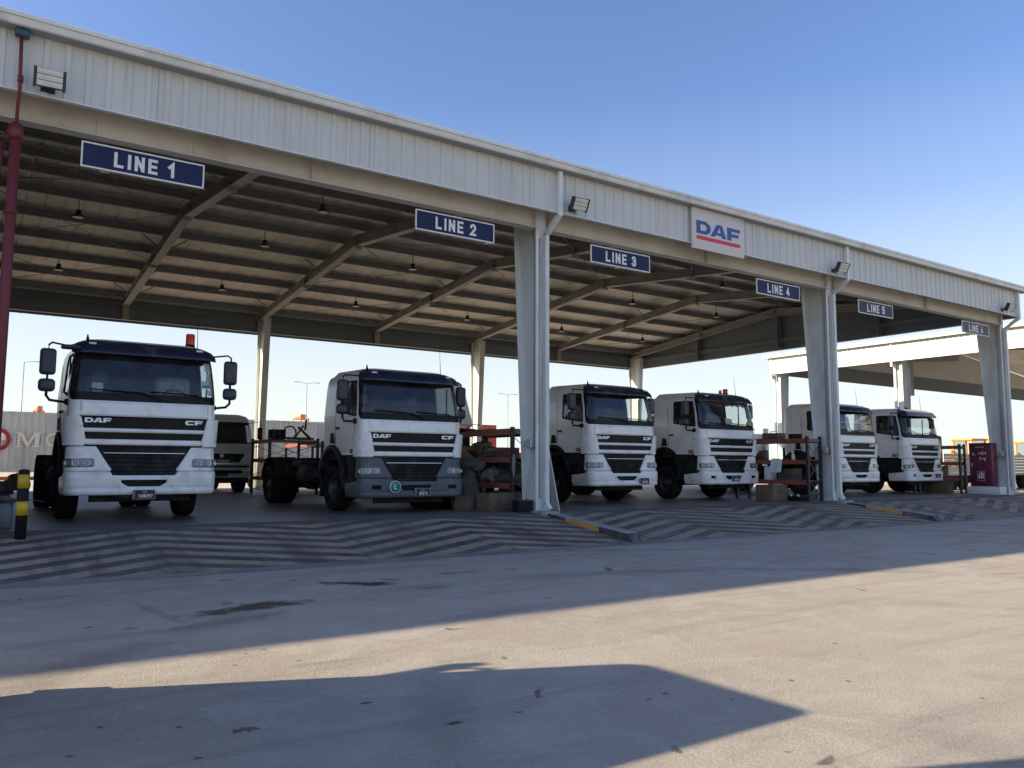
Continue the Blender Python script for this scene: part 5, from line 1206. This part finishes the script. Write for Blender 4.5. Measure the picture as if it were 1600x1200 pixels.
thing('bucket', 'dark bucket on the floor behind the tool tray of the second rack', 'bucket', lambda q: (q.lathe([(0, 0), (.13, 0), (.16, .3), (.15, .3), (.12, .02), (0, .02)], n=20), q.tube([(-.16, 0, .28), (0, 0, .36), (.16, 0, .28)], .008, 5)), (21.65, 1.75, 0), 'rustp')
thing('oil_can', 'squat dark oil can on the middle shelf of the second rack behind the papers', 'can', lambda q: (q.rbox(-.1, .1, -.13, .13, 0, .3, .02), q.tube([(0, -.06, .3), (0, -.06, .34)], .025, 8)), (21.6, 2.1, 1.24), 'rustp')
thing('engine_block', 'greasy engine block on the floor under the first rack', 'machine part', lambda q: (q.rbox(-.25, .25, -.35, .35, .05, .42, .04), q.tube([(0, -.42, .2), (0, -.35, .2)], .14, 16), [q.tube([(-.1, y_, .42), (-.1, y_, .48)], .06, 10) for y_ in (-.2, 0, .2)]), (11.45, 1.75, 0), 'rustp')
thing('rag_heap', 'heap of dark rags spilling beside the sacks at the second lorry', 'rags', lambda q: blob(q, .3, .4, .22, 14), (10.45, 2.3, 0), 'rustp')
thing('hanging_sheet', 'torn pale plastic strip hanging on the front post of the first rack', 'plastic sheet', lambda q: q.add([(0, 0, 1.3), (.05, -.02, 1.3), (.06, -.03, 1.0), (.02, -.01, .72), (-.02, 0, 1.0)], [(0, 1, 2, 3, 4)]), (11.0, .93, 0), 'plas')
# lorry-mounted jib behind the second truck
e = empty('parked_lorry', (15.2, 10.2, 0), 0, 'slanted white cab side of a lorry standing behind the second one, red lamp on top', 'truck')
q = MB(); q.prism([(-1.9, 2.45), (.48, 2.45), (.40, 2.67), (.05, 3.75), (-.15, 3.99), (-1.9, 4.06)], 'y', 0, 1.8); q.build('cab', M['white'], e, bevel=.05)
q = MB(); q.box(-1.9, .5, -.1, 1.9, 2.2, 2.345); q.box(-1.6, .3, 0, 1.7, 1.0, 2.2); q.box(-1.5, .2, -.02, 5, .8, 1.05); q.build('frame', M['chas'], e)
q = MB(); q.tube([(.3, .2, 2.38), (.6, .2, 2.52), (.85, .2, 2.5), (.9, .2, 2.35), (.6, .2, 2.3)], .02, 6); q.build('hose', M['blk'], e)
q = MB(); q.lathe([(.06, 0), (.06, .16), (0, .17)], c=(-.05, .4, 3.74), n=12); q.build('beacon', M['red'], e)
for sx_ in (-1.4, .1): wheel(e, sx_, .6, 1 if sx_ > 0 else -1); wheel(e, sx_, 4.2, 1 if sx_ > 0 else -1)

# fire cabinet
e = empty('fire_cabinet', (32.72, .735, 0), 0, 'tall maroon fire hose cabinet on a white plinth at the right end of the shed', 'cabinet')
q = MB(); q.rbox(0, .42, -.415, .415, .31, 1.97, .008); q.build('body', M['maroon'], e)
q = MB(); q.rbox(-.016, -.002, -.385, .385, .36, 1.92, .005); q.build('door', M['maroon'], e)
q = MB(); q.rbox(-.05, .5, -.68, .5, 0.002, .305, .015); q.build('plinth', M['wpl'], e)
def txt(t, s, z, y=0.0, sx_=1.0, al='CENTER'):
    V, F = text_mb(t, s, .001, .0015, sx_, al); q.add(facing_nx(V, (-.019, y, z)), F)
q = MB(); txt('FIRE HOSE REEL', .05, 1.80, 0, .95)
def pxs(*bs):
    for (a, b, c, d) in bs: q.box(-.0205, -.0175, -b, -a, c, d)
pxs((-.28, -.24, 1.5, 1.6), (-.24, -.17, 1.5, 1.52), (-.1, -.03, 1.54, 1.56), (-.05, -.03, 1.56, 1.63), (.02, .06, 1.52, 1.62), (.08, .12, 1.52, 1.65), (.12, .16, 1.52, 1.54), (.18, .22, 1.52, 1.62), (-.02, .01, 1.3, 1.42), (.01, .05, 1.38, 1.42), (.08, .13, 1.34, 1.38), (.15, .19, 1.28, 1.4), (.19, .21, 1.34, 1.36))
pxs((-.13, .13, .52, .53), (-.13, .13, .88, .89), (-.13, -.12, .53, .88), (.12, .13, .53, .88), (-.09, -.03, .6, .76), (.0, .05, .6, .84), (-.05, .0, .78, .84), (.07, .1, .6, .82))
q.build('lettering', M['wpl'], e)
q = MB(); q.box(-.045, -.016, .30, .33, 1.05, 1.2); q.build('handle', M['galv'], e)
# ================================================================== BACKGROUND
def container(x0, y0, z0, ln, m_, label, ht=2.8, wd=2.44, group='shipping containers beyond the shed', rz=0):
    e = empty('shipping_container', (x0, y0, z0), rz, label, 'container', group)
    q = MB(); corr(q, .1, ln - .1, .15, ht - .1, .05, 'x', -1, pitch=.28, depth=.036, rib=.06); corr(q, .1, wd - .1, .15, ht - .1, .05, 'y', -1, pitch=.28, depth=.036, rib=.06); q.box(.06, ln - .06, .06, wd - .02, .14, ht - .05); q.build('panels', M[m_], e)
    q = MB()
    for (a, b) in ((0, .12), (ln - .12, ln)):
        for (c, d) in ((0, .12), (wd - .12, wd)): q.box(a, b, c, d, 0, ht)
    for (c, d) in ((0, .1), (wd - .1, wd)): q.box(.12, ln - .12, c, d, 0, .15); q.box(.12, ln - .12, c, d, ht - .1, ht)
    for (a, b) in ((0, .1), (ln - .1, ln)): q.box(a, b, .12, wd - .12, 0, .15); q.box(a, b, .12, wd - .12, ht - .1, ht)
    q.build('frame', M[m_], e); return e
def skel(x0, y0, ln, label):
    e = empty('skeletal_trailer', (x0, y0, GZ), 0, label, 'trailer', 'trailers under the grey containers')
    q = MB(); q.box(0, ln, .25, .4, .70, .84); q.box(0, ln, 2.0, 2.15, .7, .84)
    for x in (.3, ln / 2, ln - .4): q.box(x, x + .15, 0, 2.4, .84, 1.07)
    q.build('frame', M['orange'], e)
    for x in (ln - 3.2, ln - 1.9):
        for y in (.1, 2.0): q = MB(); q.lathe([(0, 0), (.3, .02), (.5, .05), (.5, .25), (.3, .28), (0, .28)], 'y', c=(x, y, .5), n=24); q.build('wheel', M['tyre'], e)
    q = MB(); q.box(2.2, 2.3, .4, .5, 0, .7); q.box(2.2, 2.3, 1.9, 2.0, 0, .7); q.build('landing_leg', M['galv'], e)
c1 = container(-7.6, 29, .62, 12.2, 'contg', 'pale grey container with a red ring emblem and letter M, left of the first lorry')
c2 = container(5.1, 29, .62, 12.4, 'contg', 'plain pale grey container seen above the rack between the first two lorries')
skel(-7.6, 29, 12.2, 'orange skeletal trailer under the container with the ring emblem'); skel(5.1, 29, 12.4, 'orange skeletal trailer under the plain grey container')
q = MB(); q.lathe([(.52, -.05), (.52, -.062), (.36, -.062), (.36, -.05)], 'y', c=(9.35, 0, 1.50), n=40); q.build('ring_emblem', M['cred'], c1)
q = MB(); q.add([(9.05, -.055, 1.62), (9.68, -.055, 1.62), (9.68, -.055, 1.72), (9.05, -.055, 1.72)], [(0, 1, 2, 3)]); q.box(9.05, 9.68, -.06, -.05, 1.45, 1.8); q.build('emblem_panel', M['cletter'], c1)
# serif M
sM = [(0, 0), (.30, 0), (.30, .06), (.20, .08), (.22, .78), (.52, 0), (.56, 0), (.86, .80), (.84, .08), (.74, .06), (.74, 0), (1.14, 0), (1.14, .06), (1.05, .08), (1.05, .92), (1.14, .94), (1.14, 1), (.82, 1), (.56, .34), (.30, 1), (0, 1), (0, .94), (.10, .92), (.12, .08), (0, .06)]
V, F = poly_mb([sM], .004); q = MB(); q.add(facing(V, (10.05, -.052, 1.16), .92, .68), F); q.build('letter', M['cletter'], c1); q = MB()
V, F = text_mb('O', .9, .004, .01); q.add(facing(V, (11.6, -.052, 1.48)), F); q.build('letter', M['cletter'], c1)
container(34.5, 50, GZ, 6.1, 'contr', 'sunlit red container seen through the first rack', 2.7); container(41.0, 50, GZ, 6.1, 'contr', 'red container right of the other red one beyond the shed', 2.7)
container(37.0, 50.3, GZ + 2.71, 6.1, 'contr', 'upper red container stacked on the two red ones', 2.6)
# light posts
def lamp_post(x, y, h, dbl, label):
    e = empty('street_lamp', (x, y, GZ), 0, label, 'street lamp', 'tall lamp posts on the horizon')
    q = MB(); q.tube([(0, 0, 0), (0, 0, h)], [.10, .05], 8); q.build('pole', M['pole'], e)
    for s in ((-1, 1) if dbl else (1,)):
        q = MB(); q.tube([(0, 0, h - .1), (s * .9, 0, h + .12), (s * 1.5, 0, h + .15)], .035, 6); q.build('arm', M['pole'], e)
        q = MB(); q.rbox(s * 1.3 if s > 0 else -2.1, 2.1 if s > 0 else -1.3, -.12, .12, h + .08, h + .17, .03); q.build('lamp_head', M['pole'], e)
lamp_post(7.15, 110, 14.9, False, 'tall thin lamp post left of the first lorry, beyond the grey container')
lamp_post(46.1, 110, 14.4, True, 'double-armed lamp post on the horizon between the first two lorries')
lamp_post(85.0, 110, 14.6, True, 'double-armed lamp post on the horizon left of the first big column')
# far machines (loaders) and trailer at the right
def loader(x, y, rz, label):
    e = empty('wheel_loader', (x, y, GZ), rz, label, 'loader', 'yellow loaders at the right')
    q = MB(); q.rbox(-1.7, 1.5, -.9, .9, .8, 1.9, .12); q.rbox(-2.6, -1.5, -.85, .85, .9, 1.75, .1); q.build('body', M['jcb'], e)
    q = MB()
    for (a, b) in ((-.6, -.5), (.9, 1.0)):
        for (c, d) in ((-.8, -.7), (.7, .8)): q.box(a, b, c, d, 1.9, 3.1)
    q.rbox(-.75, 1.15, -.9, .9, 3.1, 3.25, .05); q.build('canopy', M['jcb'], e)
    q = MB(); q.box(-.5, .9, -.74, -.72, 1.95, 3.1); q.box(-.5, .9, .72, .74, 1.95, 3.1); q.build('cab_glass', M['sglass'], e)
    for xx, rr in ((-1.4, .55), (1.2, .75)):
        for yy in (-1.15, .75): q = MB(); q.lathe([(0, 0), (rr * .6, .02), (rr, .08), (rr, .36), (rr * .6, .4), (0, .4)], 'y', c=(xx, yy, rr), n=24); q.build('wheel', M['tyre'], e)
    q = MB(); q.tube([(-1.6, -.7, 1.7), (-2.8, -.7, 2.3), (-3.6, -.7, 1.1)], .1, 6); q.tube([(-1.6, .7, 1.7), (-2.8, .7, 2.3), (-3.6, .7, 1.1)], .1, 6); q.prism([(-3.5, .5), (-4.4, .45), (-4.2, 1.4), (-3.5, 1.4)], 'y', -1.1, 1.1); q.build('bucket_arm', M['jcb'], e)
    q = MB(); q.tube([(1.6, 0, 1.3), (2.5, 0, 3.4), (3.4, 0, 2.2), (3.3, 0, 1.0)], .13, 6); q.build('digger_arm', M['jcb'], e)
    e.scale = (1.3, 1.3, 1.3)
    V, F = text_mb('JCB', .5, .01, .01, 1.3); q = MB(); q.add(facing(V, (0.1, -.93, 1.35)), F); q.build('lettering', M['signw'], e)
loader(81.6, 25.2, R(-8), 'yellow loader seen just left of the maroon cabinet'); loader(94.6, 25.2, R(-8), 'yellow loader cut by the right edge of the picture')
def flatbed(x, y, ln, label):
    e = empty('flatbed_trailer', (x, y, GZ), 0, label, 'trailer')
    q = MB(); nB = 7
    for k in range(nB): q.rbox(0, ln, 0, .05, .95 + k * .2, .95 + k * .2 + .185, .012)
    q.box(0, .05, 0, 2.4, .95, 2.35); q.box(ln - .05, ln, 0, 2.4, .95, 2.35); q.build('sideboards', M['galv'], e)
    q = MB(); q.box(0, ln, 0.06, 2.4, .8, .93); q.box(0, ln, .5, .65, .55, .8); q.build('bed', M['chas'], e)
    for x in (1.5, 2.8, ln - 4, ln - 2.8): q = MB(); q.lathe([(0, 0), (.3, .02), (.5, .05), (.5, .3), (0, .33)], 'y', c=(x, .1, .5), n=24); q.build('wheel', M['tyre'], e)
    for k in range(5): q = MB(); q.box(k * ln / 4.02, k * ln / 4.02 + .06, -.03, -.002, .9, 2.4); q.build('stake', M['galv'], e)
flatbed(52.0, 12.2, 15, 'long trailer with ribbed pale sideboards behind the maroon cabinet')
e = empty('dark_lorry', (51.9, 12.4, GZ), 0, 'dark maroon cab above the trailer, right of the last white lorry', 'truck')
e.location = (39.2, 6.5, GZ)
q = MB(); q.rbox(0, 1.9, 0, 2.2, 1.55, 3.05, .12); q.build('cab', mat('dark_maroon_paint', (.09, .03, .035), .4), e)
q = MB(); q.box(.1, 1.8, -.01, .0, 2.2, 2.8); q.build('side_window', M['sglass'], e)
q = MB(); q.box(0, 2.0, .1, 6, .9, 1.2); q.rbox(.1, 1.8, .2, 2.0, .6, 1.5, .1); q.build('chassis', M['chas'], e)
for yy in (.6, 4.8):
    for xx in (.1, 1.6): q = MB(); q.lathe([(0, 0), (.3, .02), (.5, .05), (.5, .28), (0, .3)], 'x', c=(xx, yy, .5), n=24); q.build('wheel', M['tyre'], e)
# white flatbed body behind the fourth truck
thing('tipper_body', 'low white lorry body between the fourth truck and the second rack', 'lorry body', lambda q: (q.rbox(0, 2.4, 0, 3.5, 1.6, 2.5, .04), q.box(2.1, 2.35, -.1, 0, 1.75, 2.75)), (28.5, 9.2, 0), 'white', extra=[('frame', lambda q: (q.box(.3, 2.1, 0.1, 3.4, .8, 1.6),), 'chas'), ('stripe', lambda q: q.box(0.02, 2.38, -.006, -.002, 2.25, 2.28), 'blk'), ('wheel', lambda q: [q.lathe([(0, 0), (.3, .02), (.5, .05), (.5, .28), (0, .3)], 'x', c=(xx, 1.6, .5), n=24) for xx in (.1, 2.0)], 'tyre')])
# small lit machinery on the horizon
def tower(x, y, w_, h, label):
    e = empty('port_crane', (x, y, GZ), .4, label, 'crane', 'orange cranes on the horizon')
    q = MB()
    for a in (-1, 1):
        for b in (-1, 1): q.box(a * w_ / 2 - .15, a * w_ / 2 + .15, b * w_ / 2 - .15, b * w_ / 2 + .15, 0, h)
    k = 0; z = 0
    while z < h - w_:
        for b in (-1, 1): q.tube([(-w_ / 2, b * w_ / 2, z), (w_ / 2, b * w_ / 2, z + w_)], .1, 4); q.tube([(b * w_ / 2, -w_ / 2, z), (b * w_ / 2, w_ / 2, z + w_)], .1, 4)
        z += w_
    q.build('mast', M['orange'], e)
    q = MB(); q.rbox(-w_ * .4, w_ * .4, -w_ * .4, w_ * .4, h - .5, h + 1.2, .15); q.box(-w_ * .9, w_ * .9, -.2, .2, h - .7, h - .4); q.build('cabin', M['orange'], e)
tower(20, 260, 1.9, 17.0, 'orange crane mast above the grey container, left of the first lorry'); tower(99.5, 260, 3.6, 17.6, 'wider orange crane mast just left of the second lorry'); tower(89.7, 260, 2.6, 15.2, 'low orange crane top above the grey container, beyond the far rack')

# ================================================================== UNSEEN VANS LEFT OF THE CAMERA (added and shaped to cast the foreground shadows)
def van(xf, y0, y1, h, ln, label):
    e = empty('shadow_van', (xf - ln / 2, (y0 + y1) / 2, GZ), 0, label, 'van', 'white vans added out of view for their shadows')
    hw = (y1 - y0) / 2; hl = ln / 2
    q = MB()
    prof = [(-hl, .35), (hl - .03, .35), (hl, .6), (hl, h - .22), (hl - .06, h - .08), (hl - .22, h), (-hl + 1.9, h), (-hl + 1.5, h - .05), (-hl + .75, 1.25), (-hl + .1, 1.05), (-hl, .8)]
    q.prism(prof, 'y', -hw, hw); q.build('body', M['vanw'], e, bevel=.09)
    q = MB(); q.add([(-hl + .78, -hw + .12, 1.28), (-hl + .78, hw - .12, 1.28), (-hl + 1.42, hw - .16, h - .14), (-hl + 1.42, -hw + .16, h - .14)], [(0, 1, 2, 3)]); o = q.build('windscreen', M['blkgl'], e); o.location = (-.012, 0, .008)
    for s in (-1, 1):
        q = MB(); q.prism([(-hl + 1.1, 1.2), (-hl + 2.2, 1.2), (-hl + 2.2, h - .3), (-hl + 1.5, h - .3)], 'y', s * hw - .004, s * hw + .004); q.build('side_window', M['blkgl'], e)
        for xx in (-hl + .8, hl - .9): q = MB(); q.lathe([(0, -.1), (.2, -.1), (.33, -.08), (.33, .08), (0, .1)], 'y', c=(xx, s * (hw - .08), .33), n=24); q.build('wheel', M['tyre'], e)
    for s in (-1, 1): q = MB(); q.rbox(hl - .005, hl + .01, *sorted((s * (hw - .1), s * (hw - .22))), .8, 1.2, .004); q.build('tail_lamp', M['red'], e)
    q = MB(); q.rbox(hl, hl + .07, -hw, hw, .35, .55, .02); q.build('bumper', M['blk'], e)
    for sx_ in ((1,) if y1 > -9 else ()):
        q = MB(); q.tube([(1.5, sx_ * (hw - .05), 2.0), (1.62, sx_ * (hw + .3), 2.06), (1.5, sx_ * (hw + .42), 2.0)], .03, 6); q.rbox(1.0, 1.75, sx_ * (hw + .42) - .05, sx_ * (hw + .42) + .05, 1.92, 2.05, .03); q.build('side_mirror', M['blk'], e)  # arm added near the tail to cast the light slit in the shadow
van(-.06, -9.66, -8.16, 2.36, 4.6, 'narrow white high-roofed van nearest the shed, added unseen to cast the pointed foreground shadow')
van(-.12, -12.4, -10.62, 2.7, 5.2, 'taller white van nearest the camera, added unseen to cast the shadow at bottom right')
